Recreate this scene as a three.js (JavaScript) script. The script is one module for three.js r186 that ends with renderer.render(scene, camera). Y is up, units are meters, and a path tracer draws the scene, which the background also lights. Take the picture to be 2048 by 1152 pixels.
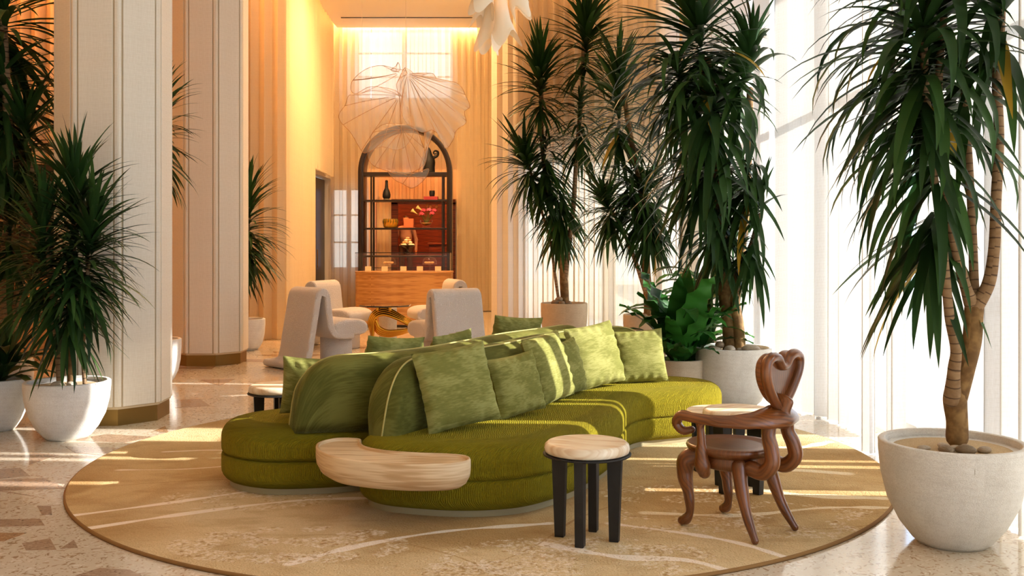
import * as THREE from 'three';
import { mergeGeometries, toCreasedNormals } from 'three/addons/utils/BufferGeometryUtils.js';
import { RoundedBoxGeometry } from 'three/addons/geometries/RoundedBoxGeometry.js';
import { MarchingCubes } from 'three/addons/objects/MarchingCubes.js';
import { RectAreaLightUniformsLib } from 'three/addons/lights/RectAreaLightUniformsLib.js';

// ---------------------------------------------------------------- camera, sky, sun, exposure
const scene = new THREE.Scene();
const camera = new THREE.PerspectiveCamera(2 * Math.atan(576 / 2000) * 180 / Math.PI, 2048 / 1152, 0.1, 120);
camera.position.set(0, 1.45, 0);
camera.lookAt(0, 1.45, -10);
camera.setViewOffset(2048, 1152, 0, 91, 2048, 1152);      // lens shifted down, verticals stay vertical
const renderer = new THREE.WebGLRenderer({ antialias: true });
renderer.toneMapping = THREE.LinearToneMapping;
renderer.toneMappingExposure = 1.25;
renderer.shadowMap.enabled = true;
RectAreaLightUniformsLib.init();
scene.background = new THREE.Color().setRGB(0.74, 0.92, 1.2);
scene.backgroundIntensity = 2.7;
const sun = new THREE.DirectionalLight(0xfffaf4, 9.5);
sun.position.set(2.4 + 20 * Math.cos(0.50), 20 * Math.sin(0.50), -6.7 + 1.0);
sun.target.position.set(2.4, 0, -6.7);
sun.castShadow = true;
sun.shadow.mapSize.set(4096, 4096);
Object.assign(sun.shadow.camera, { left: -16, right: 16, top: 12, bottom: -12, near: 1, far: 60 });
scene.add(sun, sun.target);

// ---------------------------------------------------------------- helpers
const R2D = Math.PI / 180, TAU = Math.PI * 2;
const v3 = (x, y, z) => new THREE.Vector3(x, y, z);
function rng(seed) { let s = seed >>> 0; return () => { s = (s + 0x6d2b79f5) | 0; let t = Math.imul(s ^ (s >>> 15), 1 | s); t = (t + Math.imul(t ^ (t >>> 7), 61 | t)) ^ t; return ((t ^ (t >>> 14)) >>> 0) / 4294967296; }; }
const hash = (x, y, s = 0) => { let h = Math.imul(x, 374761393) ^ Math.imul(y, 668265263) ^ Math.imul(s, 2147483647 - 91); h = Math.imul(h ^ (h >>> 13), 1274126177); return ((h ^ (h >>> 16)) >>> 0) / 4294967296; };
const sm = (t) => t * t * (3 - 2 * t), clamp = (x, a = 0, b = 1) => Math.min(b, Math.max(a, x)), lerp = (a, b, t) => a + (b - a) * t;
const smooth = (x, a, b) => sm(clamp((x - a) / (b - a)));
function noise2(x, y, per = 1e6, s = 0) {
  const ix = Math.floor(x), iy = Math.floor(y), fx = sm(x - ix), fy = sm(y - iy), w = (a) => ((a % per) + per) % per;
  const a = hash(w(ix), w(iy), s), b = hash(w(ix + 1), w(iy), s), c = hash(w(ix), w(iy + 1), s), d = hash(w(ix + 1), w(iy + 1), s);
  return lerp(lerp(a, b, fx), lerp(c, d, fx), fy);
}
function fbm(x, y, oct = 4, per = 1e6, s = 0) { let v = 0, a = 0.5, n = 0; for (let i = 0; i < oct; i++) { v += a * noise2(x, y, per, s + i); n += a; a *= 0.5; x *= 2; y *= 2; per *= 2; } return v / n; }
function tex(w, h, fn, srgb = true, rx = 1, ry = 1) {
  const d = new Uint8Array(w * h * 4);
  for (let j = 0; j < h; j++) for (let i = 0; i < w; i++) { const c = fn(i / w, j / h, i, j), o = (j * w + i) * 4; d[o] = clamp(c[0], 0, 255); d[o + 1] = clamp(c[1], 0, 255); d[o + 2] = clamp(c[2], 0, 255); d[o + 3] = 255; }
  const t = new THREE.DataTexture(d, w, h); t.wrapS = t.wrapT = THREE.RepeatWrapping; t.magFilter = THREE.LinearFilter; t.minFilter = THREE.LinearMipmapLinearFilter; t.generateMipmaps = true;
  if (srgb) t.colorSpace = THREE.SRGBColorSpace; t.repeat.set(rx, ry); t.needsUpdate = true; return t;
}
const gray = (v) => [v, v, v];
const mix3 = (a, b, t) => [lerp(a[0], b[0], t), lerp(a[1], b[1], t), lerp(a[2], b[2], t)];
const taken = {};
function numbered(n) { const k = taken[n] = (taken[n] ?? -1) + 1; return k ? n + '_' + String(k).padStart(3, '0') : n; }
function setShadows(o) { o.traverse((c) => { if (c.isMesh) { c.castShadow = true; c.receiveShadow = true; } }); return o; }
function thing(name, label, category, pos = [0, 0, 0], turn = 0, group) {
  const o = new THREE.Group(); o.name = numbered(name); o.position.set(...pos); o.rotation.y = turn;
  o.userData = { label, category }; if (group) o.userData.group = group; scene.add(o); return o;
}
function obj(name, geo, mat, parent) { const m = new THREE.Mesh(Array.isArray(geo) ? mergeGeometries(geo.map((g) => clean(g))) : geo, mat); m.name = parent ? name : numbered(name); m.castShadow = m.receiveShadow = true; (parent ?? scene).add(m); return m; }
function solo(name, geo, mat, label, category, group) { const m = obj(name, geo, mat); m.userData = { label, category }; if (group) m.userData.group = group; return m; }
function struct(name, geo, mat, parent) { const m = obj(name, geo, mat, parent); if (!parent) m.userData = { kind: 'structure' }; return m; }
function clean(g) { let q = g.index ? g.toNonIndexed() : g.clone(); for (const k of Object.keys(q.attributes)) if (!['position', 'normal', 'uv'].includes(k)) q.deleteAttribute(k); if (!q.attributes.uv) q.setAttribute('uv', new THREE.Float32BufferAttribute(new Float32Array(q.attributes.position.count * 2), 2)); return q; }
function box(w, h, d, x = 0, y = 0, z = 0, r = 0) {
  const g = r ? new RoundedBoxGeometry(w, h, d, 3, r) : new THREE.BoxGeometry(w, h, d); g.translate(x, y, z); return boxUV(g);
}
// metres as texture coordinates, by the way each face points
function boxUV(g0) {
  const g = g0.index ? g0.toNonIndexed() : g0; const p = g.attributes.position, uv = new Float32Array(p.count * 2), a = v3(), b = v3(), c = v3();
  for (let i = 0; i < p.count; i += 3) {
    a.fromBufferAttribute(p, i); b.fromBufferAttribute(p, i + 1); c.fromBufferAttribute(p, i + 2);
    const n = b.clone().sub(a).cross(c.clone().sub(a)), ax = Math.abs(n.x), ay = Math.abs(n.y), az = Math.abs(n.z);
    [a, b, c].forEach((q, k) => { const u = ax >= ay && ax >= az ? [q.z, q.y] : ay >= az ? [q.x, q.z] : [q.x, q.y]; uv[(i + k) * 2] = u[0]; uv[(i + k) * 2 + 1] = u[1]; });
  }
  g.setAttribute('uv', new THREE.BufferAttribute(uv, 2)); return g;
}
// closed rings of points joined to a skin; flat caps if asked
function loft(rings, { caps = true, crease = 0 } = {}) {
  const n = rings[0].length, pos = [], uv = [], idx = [];
  let vv = 0;
  rings.forEach((r, k) => {
    if (k) { let s = 0; for (let i = 0; i < n; i++) s += r[i].distanceTo(rings[k - 1][i]); vv += s / n; }
    let u = 0;
    for (let i = 0; i <= n; i++) { const q = r[i % n]; if (i) u += q.distanceTo(r[i - 1]); pos.push(q.x, q.y, q.z); uv.push(u, vv); }
  });
  const m = n + 1;
  for (let k = 0; k + 1 < rings.length; k++) for (let i = 0; i < n; i++) { const a = k * m + i, b = a + 1, c = a + m, d = c + 1; idx.push(a, b, d, a, d, c); }
  const g = new THREE.BufferGeometry(); g.setAttribute('position', new THREE.Float32BufferAttribute(pos, 3)); g.setAttribute('uv', new THREE.Float32BufferAttribute(uv, 2)); g.setIndex(idx); g.computeVertexNormals();
  const nn = g.attributes.normal;
  for (let k = 0; k < rings.length; k++) { const a = v3().fromBufferAttribute(nn, k * m).add(v3().fromBufferAttribute(nn, k * m + n)).normalize(); nn.setXYZ(k * m, a.x, a.y, a.z); nn.setXYZ(k * m + n, a.x, a.y, a.z); }
  if (!caps) return g;
  const cap = (r, flip) => {
    const c = r.reduce((s, q) => s.add(q), v3()).multiplyScalar(1 / n), P = [], U = [], I = [];
    P.push(c.x, c.y, c.z); U.push(c.x, c.z); r.forEach((q) => { P.push(q.x, q.y, q.z); U.push(q.x, q.z); });
    for (let i = 0; i < n; i++) flip ? I.push(0, 1 + (i + 1) % n, 1 + i) : I.push(0, 1 + i, 1 + (i + 1) % n);
    const h = new THREE.BufferGeometry(); h.setAttribute('position', new THREE.Float32BufferAttribute(P, 3)); h.setAttribute('uv', new THREE.Float32BufferAttribute(U, 2)); h.setIndex(I); h.computeVertexNormals(); return h;
  };
  return mergeGeometries([clean(g), clean(cap(rings[0], true)), clean(cap(rings[rings.length - 1], false))]);
}
// a rounded bar along points [x, y, z, radius, radius across]; n steps, k sides; ends rounded
function sweep(pts, n = 24, k = 12, { up = v3(0, 1, 0), closed = false, round = true } = {}) {
  const c = new THREE.CatmullRomCurve3(pts.map((p) => v3(p[0], p[1], p[2])), closed, 'centripetal');
  const L = pts.length - (closed ? 0 : 1), rings = [], N = n;
  const rad = (t, q) => { const x = t * L, i = Math.min(Math.floor(x), L - 1), f = sm(x - i), A = pts[i], B = pts[(i + 1) % pts.length]; return lerp(A[q] ?? A[3], B[q] ?? B[3], f); };
  let side = null;
  const ring = (t, scale, shift) => {
    const p = c.getPoint(t), d = c.getTangent(clamp(t, 0.001, 0.999));
    if (!side) { side = v3().crossVectors(d, Math.abs(d.dot(up)) > 0.98 ? v3(1, 0, 0.01) : up).normalize(); }
    side = side.clone().addScaledVector(d, -side.dot(d)).normalize();
    const nn = v3().crossVectors(side, d).normalize(), a = rad(t, 3) * scale, b = rad(t, 4) * scale, out = [];
    p.addScaledVector(d, shift);
    for (let i = 0; i < k; i++) { const w = i / k * TAU; out.push(p.clone().addScaledVector(side, Math.cos(w) * b).addScaledVector(nn, Math.sin(w) * a)); }
    return out;
  };
  if (round && !closed) for (const w of [85, 55, 25]) rings.push(ring(0, Math.cos(w * R2D), -Math.sin(w * R2D) * pts[0][3]));
  for (let i = 0; i <= N; i++) rings.push(ring(i / N, 1, 0));
  const e = pts[pts.length - 1][3];
  if (round && !closed) for (const w of [25, 55, 85]) rings.push(ring(1, Math.cos(w * R2D), Math.sin(w * R2D) * e));
  if (closed) { rings.pop(); const r0 = rings[0]; rings.push(r0.map((q) => q.clone())); }
  // the winding of loft() must face outwards
  return flipIfNeeded(loft(rings, { caps: !closed }));
}
function flipIfNeeded(g) {   // signed volume decides which way the faces point
  const p = g.attributes.position, ix = g.index; let vol = 0; const a = v3(), b = v3(), c = v3(), n = ix ? ix.count : p.count;
  for (let i = 0; i < n; i += 3) { const [A, B, C] = ix ? [ix.getX(i), ix.getX(i + 1), ix.getX(i + 2)] : [i, i + 1, i + 2]; a.fromBufferAttribute(p, A); b.fromBufferAttribute(p, B); c.fromBufferAttribute(p, C); vol += a.dot(b.cross(c)); }
  if (vol >= 0) return g;
  if (ix) { for (let i = 0; i < n; i += 3) { const t = ix.getX(i); ix.setX(i, ix.getX(i + 2)); ix.setX(i + 2, t); } } else {
    for (const k of Object.keys(g.attributes)) { const at = g.attributes[k], s = at.itemSize; for (let i = 0; i < n; i += 3) for (let q = 0; q < s; q++) { const t = at.array[i * s + q]; at.array[i * s + q] = at.array[(i + 2) * s + q]; at.array[(i + 2) * s + q] = t; } }
  }
  const nn = g.attributes.normal; for (let i = 0; i < nn.array.length; i++) nn.array[i] *= -1; return g;
}
function lathe(pts, seg = 48) { const g = new THREE.LatheGeometry(pts.map((p) => new THREE.Vector2(p[0], p[1])), seg); return g; }
function closedCurve(pts, n) { const c = new THREE.CatmullRomCurve3(pts.map((p) => v3(p[0], 0, -p[1])), true, 'centripetal'); const out = []; for (let i = 0; i < n; i++) { const p = c.getPointAt(i / n); out.push([p.x, p.z]); } return out; }   // in plan: [x, depth] -> [x, z]
function area2(pts) { let a = 0; pts.forEach((p, i) => { const q = pts[(i + 1) % pts.length]; a += p[0] * q[1] - q[0] * p[1]; }); return a / 2; }
function inset(pts, d) {      // d > 0 moves a closed plan outline inwards
  const s = Math.sign(area2(pts)), n = pts.length;
  return pts.map((p, i) => { const a = pts[(i + n - 1) % n], b = pts[(i + 1) % n], tx = b[0] - a[0], tz = b[1] - a[1], l = Math.hypot(tx, tz); return [p[0] - tz / l * d * s, p[1] + tx / l * d * s]; });
}
// a plan outline stacked in levels [y, inset], with flat top and bottom
function stack(plan, levels, capTop = true, capBottom = true) {
  let pl = plan; if (area2(pl) > 0) pl = [...pl].reverse();
  const rings = levels.map(([y, d]) => inset(pl, d).map(([x, z]) => v3(x, y, z)));
  const parts = [flipIfNeeded(loft(rings, { caps: false }))];
  const cap = (r, upw) => {
    const y = r[0].y, tri = THREE.ShapeUtils.triangulateShape(r.map((q) => new THREE.Vector2(q.x, q.z)), []), P = [], U = [], N = [], I = [];
    r.forEach((q) => { P.push(q.x, y, q.z); U.push(q.x, q.z); N.push(0, upw ? 1 : -1, 0); });
    tri.forEach(([a, b, c]) => { const A = r[a], B = r[b], C = r[c], ccw = (B.x - A.x) * (C.z - A.z) - (B.z - A.z) * (C.x - A.x); (ccw < 0) === upw ? I.push(a, b, c) : I.push(a, c, b); });
    const h = new THREE.BufferGeometry(); h.setAttribute('position', new THREE.Float32BufferAttribute(P, 3)); h.setAttribute('normal', new THREE.Float32BufferAttribute(N, 3)); h.setAttribute('uv', new THREE.Float32BufferAttribute(U, 2)); h.setIndex(I); return h;
  };
  if (capTop) parts.push(cap(rings[rings.length - 1], true));
  if (capBottom) parts.push(cap(rings[0], false));
  return mergeGeometries(parts.map(clean));
}
function roundLevels(y0, y1, r0, r1, steps = 6) {   // rounded lower and upper edges
  const out = [];
  for (let i = 0; i <= steps; i++) { const w = i / steps * 90 * R2D; out.push([y0 + r0 * (1 - Math.cos(w)) , r0 * (1 - Math.sin(w))]); }
  for (let i = 0; i <= steps; i++) { const w = i / steps * 90 * R2D; out.push([y1 - r1 * (1 - Math.sin(w)), r1 * (1 - Math.cos(w))]); }
  return out;
}

// ---------------------------------------------------------------- surfaces
const M = {};
const std = (o) => new THREE.MeshPhysicalMaterial({ roughness: 0.6, metalness: 0, side: THREE.DoubleSide, ...o });
const scaled = (t, rx, ry = rx) => { const c = t.clone(); c.repeat.set(rx, ry); c.needsUpdate = true; return c; };
const turned = (t) => { t.rotation = Math.PI / 2; return t; };
const T = {};
T.fine = tex(512, 512, (u, v) => gray(255 * (0.35 * fbm(u * 32, v * 32, 3, 32, 5) + 0.65 * noise2(u * 160, v * 160, 160, 9))), false);
T.weave = tex(512, 512, (u, v) => gray(127 + 70 * Math.sin(u * TAU * 64) * Math.sin(v * TAU * 64) + 60 * (noise2(u * 128, v * 128, 128, 3) - 0.5)), false);
T.boucle = tex(512, 512, (u, v) => { const w = noise2(u * 44 + 2 * noise2(u * 20, v * 20, 20, 2), v * 44 + 2 * noise2(u * 20, v * 20, 20, 8), 44, 4); return gray(255 * Math.pow(Math.abs(w * 2 - 1), 0.8)); }, false);
T.ribbed = tex(512, 512, (u, v) => gray(130 + 80 * Math.sin((u * 40 + 0.8 * noise2(u * 20, v * 20, 20, 6)) * TAU) * (0.4 + noise2(u * 60, v * 60, 60, 7)) + 50 * (noise2(u * 120, v * 120, 120, 2) - 0.5)), false);
T.terrazzo = tex(1024, 1024, (u, v) => {
  const base = mix3([222, 210, 190], [210, 195, 170], fbm(u * 6, v * 6, 4, 6, 1));
  let c = base;
  const chip = noise2(u * 150 + 3 * noise2(u * 60, v * 60, 60, 12), v * 150 + 3 * noise2(u * 60, v * 60, 60, 13), 150, 21), chip2 = noise2(u * 90, v * 90, 90, 31);
  if (chip > 0.80) c = mix3(c, [150, 118, 86], 0.65); else if (chip < 0.14) c = mix3(c, [240, 232, 218], 0.7);
  if (chip2 > 0.88) c = mix3(c, [172, 140, 104], 0.6);
  return c;
});
T.inlay = tex(512, 512, (u, v) => { let c = mix3([186, 160, 134], [168, 140, 116], fbm(u * 8, v * 8, 4, 8, 2)); const ch = noise2(u * 80, v * 80, 80, 5); if (ch > 0.78) c = mix3(c, [206, 184, 158], 0.6); if (ch < 0.16) c = mix3(c, [110, 82, 64], 0.6); return c; });
T.velvet = tex(512, 512, (u, v) => { const n = fbm(u * 5, v * 9, 4, 5, 3) * 0.7 + 0.3 * noise2(u * 26, v * 110, 26, 6); return mix3([118, 118, 58], [152, 150, 88], smooth(n, 0.25, 0.75)); });
T.velvetDark = tex(512, 512, (u, v) => { const n = fbm(u * 4, v * 7, 4, 4, 13) * 0.75 + 0.25 * noise2(u * 20, v * 120, 20, 6); return mix3([84, 84, 34], [114, 112, 54], smooth(n, 0.25, 0.75)); });
T.seat = tex(512, 512, (u, v) => { const n = fbm(u * 10, v * 10, 4, 10, 3) * 0.5 + 0.5 * noise2(u * 120, v * 120, 120, 4); return mix3([118, 106, 18], [144, 132, 28], n); });
T.travertine = tex(1024, 512, (u, v) => { const w = v * 16 + 1.1 * (fbm(u * 3, v * 6, 4, 3, 4) - 0.5), n = fbm(u * 3, w * 1.0, 4, 3, 7) * 0.7 + 0.3 * noise2(u * 10, v * 120, 10, 3); return mix3([240, 226, 200], [214, 184, 146], smooth(n, 0.3, 0.72)); });
T.oak = tex(1024, 512, (u, v) => { const n = fbm(u * 3, v * 30, 4, 3, 17) * 0.65 + 0.35 * noise2(u * 14, v * 160, 14, 5); return mix3([196, 148, 90], [160, 108, 56], smooth(n, 0.3, 0.75)); });
T.ash = tex(1024, 512, (u, v) => { const n = fbm(u * 2, v * 14, 4, 2, 19) * 0.6 + 0.4 * noise2(u * 8, v * 110, 8, 15); return mix3([232, 205, 164], [198, 160, 114], smooth(n, 0.32, 0.75)); });
T.walnut = tex(512, 512, (u, v) => { const n = fbm(u * 4, v * 2, 4, 2, 27) * 0.55 + 0.45 * noise2(u * 90, v * 5, 5, 4) * 0.8 + 0.1; return mix3([134, 77, 33], [88, 47, 20], smooth(n, 0.25, 0.78)); });
T.concrete = tex(512, 512, (u, v) => { const n = fbm(u * 8, v * 8, 5, 8, 33) * 0.5 + 0.15 * noise2(u * 12, v * 220, 12, 4) + 0.35 * noise2(u * 200, v * 200, 200, 2); return mix3([228, 227, 222], [206, 203, 196], smooth(n, 0.25, 0.8)); });
T.bark = tex(256, 512, (u, v) => { const r = Math.abs(Math.sin((v * 14 + 0.35 * noise2(u * 5, v * 28, 5, 3)) * Math.PI)); const n = fbm(u * 10, v * 24, 3, 10, 9); return mix3(mix3([162, 134, 100], [120, 92, 62], n), [74, 54, 36], 1 - smooth(r, 0.04, 0.32)); });
T.bark2 = tex(256, 512, (u, v) => { const n = fbm(u * 10, v * 14, 4, 10, 19); return mix3([150, 118, 72], [104, 76, 40], smooth(n, 0.25, 0.75)); });
T.linen = tex(512, 512, (u, v) => { const n = 0.5 * noise2(u * 16, v * 200, 16, 3) + 0.5 * noise2(u * 200, v * 16, 16, 6); return mix3([230, 222, 206], [216, 206, 186], n); });
T.sand = tex(256, 256, (u, v) => mix3([206, 184, 146], [170, 146, 108], noise2(u * 128, v * 128, 128, 3)));
T.pebble = tex(256, 256, (u, v) => mix3([196, 182, 160], [140, 126, 108], fbm(u * 6, v * 12, 4, 6, 8)));
T.curtain = tex(256, 256, (u, v) => mix3([255, 252, 246], [238, 232, 222], 0.5 * noise2(u * 128, v * 12, 12, 3) + 0.5 * noise2(u * 12, v * 128, 12, 7)));
T.redwood = tex(512, 512, (u, v) => { const n = fbm(u * 3, v * 24, 4, 3, 47) * 0.6 + 0.4 * noise2(u * 10, v * 130, 10, 25); return mix3([124, 56, 28], [78, 30, 14], smooth(n, 0.3, 0.75)); });

M.floor = std({ map: scaled(T.terrazzo, 0.55), roughness: 0.13, clearcoat: 0.3, clearcoatRoughness: 0.05 });
M.inlay = std({ map: scaled(T.inlay, 1.2), roughness: 0.13, clearcoat: 0.3, clearcoatRoughness: 0.05 });
M.inlayPale = std({ map: scaled(T.inlay, 1.4), color: 0xfff0d8, roughness: 0.13, clearcoat: 0.3, clearcoatRoughness: 0.05 });
M.wall = std({ color: 0xe4dfd6, roughness: 0.9, bumpMap: scaled(T.fine, 1), bumpScale: 0.001 });
M.wallWarm = std({ color: 0xdcbc88, roughness: 0.9 });
M.ceiling = std({ color: 0xece5d8, roughness: 0.95 });
M.panel = std({ map: scaled(T.linen, 1.6), roughness: 0.75, bumpMap: scaled(T.weave, 3), bumpScale: 0.0006 });
M.panelCore = std({ color: 0xc9b490, roughness: 0.7 });
M.brass = std({ color: 0x8a6f3c, metalness: 0.85, roughness: 0.38 });
M.darkMetal = std({ color: 0x14171a, metalness: 0.3, roughness: 0.45 });
M.framePale = std({ color: 0xd8d8d4, roughness: 0.5 });
M.black = std({ color: 0x121212, roughness: 0.55, bumpMap: scaled(T.fine, 6), bumpScale: 0.0006 });
M.glass = std({ color: 0xffffff, transmission: 1, thickness: 0, roughness: 0.02, ior: 1.45, specularIntensity: 0.6 });
M.sheer = std({ map: scaled(T.curtain, 4), color: 0xf4f5f6, transmission: 0.27, thickness: 0, roughness: 0.95, ior: 1.1, specularIntensity: 0 });
M.sheerWarm = std({ map: scaled(T.curtain, 4), color: 0xfaeed8, transmission: 0.62, thickness: 0, roughness: 0.86, ior: 1.1, specularIntensity: 0 });
M.drape = std({ map: scaled(T.curtain, 4), color: 0xecdcbc, transmission: 0.2, thickness: 0, roughness: 1, ior: 1.1, specularIntensity: 0 });
M.seat = std({ map: scaled(T.seat, 2.4), roughness: 0.95, bumpMap: scaled(T.ribbed, 2.2), bumpScale: 0.007, sheen: 0.5, sheenRoughness: 0.6, sheenColor: new THREE.Color(0x9a9a3a), specularIntensity: 0.25 });
M.velvet = std({ map: scaled(T.velvet, 1.7), roughness: 0.8, bumpMap: scaled(T.fine, 4), bumpScale: 0.0012, sheen: 1, sheenRoughness: 0.35, sheenColor: new THREE.Color(0xc4cc92), specularIntensity: 0.2 });
M.velvetBack = std({ map: turned(scaled(T.velvetDark, 1.3)), roughness: 0.8, bumpMap: scaled(T.fine, 4), bumpScale: 0.0012, sheen: 1, sheenRoughness: 0.35, sheenColor: new THREE.Color(0xaab47c), specularIntensity: 0.2 });
M.piping = std({ color: 0xb4a862, roughness: 0.8 });
M.plinth = std({ color: 0x9c9270, roughness: 0.5 });
M.travertine = std({ map: scaled(T.travertine, 1.6), roughness: 0.42 });
M.ash = std({ map: scaled(T.ash, 1.3), roughness: 0.5 });
M.walnut = std({ map: scaled(T.walnut, 2.5), roughness: 0.3, clearcoat: 0.45, clearcoatRoughness: 0.22 });
M.boucle = std({ color: 0xe6e0da, roughness: 0.95, bumpMap: scaled(T.boucle, 5), bumpScale: 0.006, sheen: 0.4, sheenColor: new THREE.Color(0xffffff), specularIntensity: 0.2 });
M.counter = std({ map: scaled(T.oak, 0.7), roughness: 0.4 });
M.darkWood = std({ color: 0x1e100b, roughness: 0.32 });
M.redwood = std({ map: scaled(T.redwood, 0.8), roughness: 0.35 });
M.concrete = std({ map: scaled(T.concrete, 1.6), roughness: 0.78, bumpMap: scaled(T.fine, 2), bumpScale: 0.0015 });
M.concreteTan = std({ map: scaled(T.concrete, 1.6), color: 0xe2d2ba, roughness: 0.8, bumpMap: scaled(T.fine, 2), bumpScale: 0.0015 });
M.sand = std({ map: scaled(T.sand, 3), roughness: 1 });
M.pebble = [0xffffff, 0xdcd2c4, 0xb8ae9e].map((c) => std({ map: scaled(T.pebble, 3), color: c, roughness: 0.6 }));
M.bark = std({ map: scaled(T.bark, 3, 1.6), roughness: 0.9 });
M.barkSmooth = std({ map: scaled(T.bark2, 2, 1.5), roughness: 0.85 });
const leafMat = (c) => std({ color: c, roughness: 0.42, transmission: 0.22, thickness: 0, ior: 1.35, specularIntensity: 0.5 });
M.leaf = [0x2a4620, 0x233c1b, 0x365626].map(leafMat);
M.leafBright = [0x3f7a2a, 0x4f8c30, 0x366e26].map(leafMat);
M.leafYellow = leafMat(0xb09030);
M.broad = [0x2c6422, 0x24541e, 0x387628].map(leafMat);
M.gold = std({ color: 0xd9a43a, metalness: 1, roughness: 0.16 });
M.smoke = std({ color: 0x2b2622, roughness: 0.05, metalness: 0, clearcoat: 1, clearcoatRoughness: 0.02, transmission: 0.35, thickness: 0.02 });
M.net = std({ color: 0xfff1dc, roughness: 0.8, transparent: true, opacity: 0.24, sheen: 0.5, sheenColor: new THREE.Color(0xfff0e0) });
M.netDense = std({ color: 0xfff1dc, roughness: 0.8, transparent: true, opacity: 0.42 });
M.wire = std({ color: 0xa8763e, roughness: 0.6 });
M.string = std({ color: 0xe9dcc8, roughness: 0.8 });
M.petal = std({ color: 0xf6ead2, roughness: 0.5, transmission: 0.22, thickness: 0, ior: 1.3, clearcoat: 0.4, clearcoatRoughness: 0.2 });
M.bulb = std({ color: 0xffffff, emissive: 0xffb866, emissiveIntensity: 3 });
M.cove = std({ color: 0xffffff, emissive: 0xffc07c, emissiveIntensity: 4 });
M.paving = std({ color: 0xd2cdc2, roughness: 0.9 });

// ---------------------------------------------------------------- the room
const WY = 6.3;                                   // ceiling height
function wallShape(w0, w1, h0, h1, holes, thick) { // a wall in its own plane (x along, y up), openings cut out
  const s = new THREE.Shape([[w0, h0], [w1, h0], [w1, h1], [w0, h1]].map((p) => new THREE.Vector2(...p)));
  for (const [a, b, c, d] of holes) s.holes.push(new THREE.Path([[a, c], [b, c], [b, d], [a, d]].map((p) => new THREE.Vector2(...p))));
  return new THREE.ExtrudeGeometry(s, { depth: thick, bevelEnabled: false });
}
const floor = struct('floor', [boxUV(new THREE.BoxGeometry(11.4, 0.2, 20.2).translate(-2.6, -0.1, -5.1)), boxUV(new THREE.BoxGeometry(4.4, 0.2, 6.4).translate(-2.1, -0.1, -18.4))], M.floor);
{ // angular terrazzo inlays in the floor, each flush with it
  const put = (pts, mat) => {
    const s = new THREE.Shape(pts.map(([x, d]) => new THREE.Vector2(x, d))), g = new THREE.ExtrudeGeometry(s, { depth: 0.0015, bevelEnabled: false });
    g.rotateX(-Math.PI / 2); obj('inlay', boxUV(g), mat, floor);
  };
  const px = (x, y) => { const D = 2900 / (y - 485); return [(x - 1024) * D / 2000, D]; };
  const seen = [[[-20, 980], [88, 996], [20, 984]], [[74, 1012], [102, 1012], [104, 1030], [84, 1030]], [[-10, 1039], [80, 1038], [90, 1052], [-12, 1054]], [[-12, 1066], [54, 1066], [10, 1082], [-12, 1084]],
    [[44, 1087], [100, 1077], [113, 1100], [52, 1101]], [[120, 1098], [148, 1080], [156, 1096]], [[130, 893], [240, 896], [226, 912], [150, 906]], [[330, 852], [308, 862], [338, 866]], [[60, 905], [120, 910], [58, 930]],
    [[150, 1152], [200, 1136], [260, 1140], [300, 1160]], [[345, 800], [400, 798], [420, 812], [350, 816]], [[400, 760], [470, 758], [440, 772]], [[-20, 940], [40, 936], [60, 952], [-20, 960]]];
  seen.forEach((q, i) => put(q.map(([x, y]) => px(x, y)), i % 4 === 3 ? M.inlayPale : M.inlay));
  const r = rng(77);
  for (let i = 0; i < 46; i++) {
    const x = -5.5 + r() * 8, d = 2.5 + r() * 13, a = r() * TAU, s = 0.12 + r() * 0.22; if (Math.hypot(x + 0.18, d - 6.7) < 2.8) continue;
    const k = r() < 0.4 ? 3 : 4; put(Array.from({ length: k }, (_, j) => { const w = a + (j + 0.3 * r()) / k * TAU, q = s * (0.6 + 0.6 * r()); return [x + Math.cos(w) * q * 1.5, d + Math.sin(w) * q * 0.8]; }), r() < 0.3 ? M.inlayPale : M.inlay);
  }
}
struct('ceiling', [box(11.4, 0.3, 20.2, -2.6, WY + 0.15, -5.1), box(4.4, 0.3, 6.4, -2.1, WY + 0.15, -18.4)], M.ceiling);
struct('wall_left', box(0.25, WY, 32, -8.2, WY / 2, -10.5), M.wallWarm);
struct('wall_behind_camera', box(12, WY, 0.25, -2.4, WY / 2, 4.6), M.wall);
{ // window wall on the right: openings from floor to near the ceiling, black frames, clear panes
  const holes = []; const bays = [];
  for (let k = 0; k < 12; k++) { const a = -3.9 + k * 1.52, b = a + 1.44; holes.push([a, b, 0.06, 5.6]); bays.push([a, b]); }
  const g = wallShape(-4.6, 15.0, 0, WY, holes, 0.22); g.rotateY(Math.PI / 2); g.translate(2.86, 0, 0);
  struct('wall_right', boxUV(g), M.wall);
  bays.forEach(([a, b], k) => {
    const w = new THREE.Group(); w.name = 'window_' + (k + 1); w.userData = { kind: 'structure' }; scene.add(w);
    const zc = -(a + b) / 2, fx = 2.95, fr = [];
    fr.push(box(0.06, 5.54, 0.05, fx, 2.83, -a - 0.025), box(0.06, 5.54, 0.05, fx, 2.83, -b + 0.025), box(0.06, 0.06, b - a, fx, 0.09, zc), box(0.06, 0.06, b - a, fx, 5.57, zc), box(0.05, 0.05, b - a, fx, 2.75, zc));
    obj('window_frame', fr, a > 8 ? M.darkMetal : M.framePale, w);
    for (const [y0, y1] of [[0.12, 2.72], [2.78, 5.54]]) obj('pane', box(0.008, y1 - y0, b - a - 0.1, fx, (y0 + y1) / 2, zc), M.glass, w);
  });
}
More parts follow.
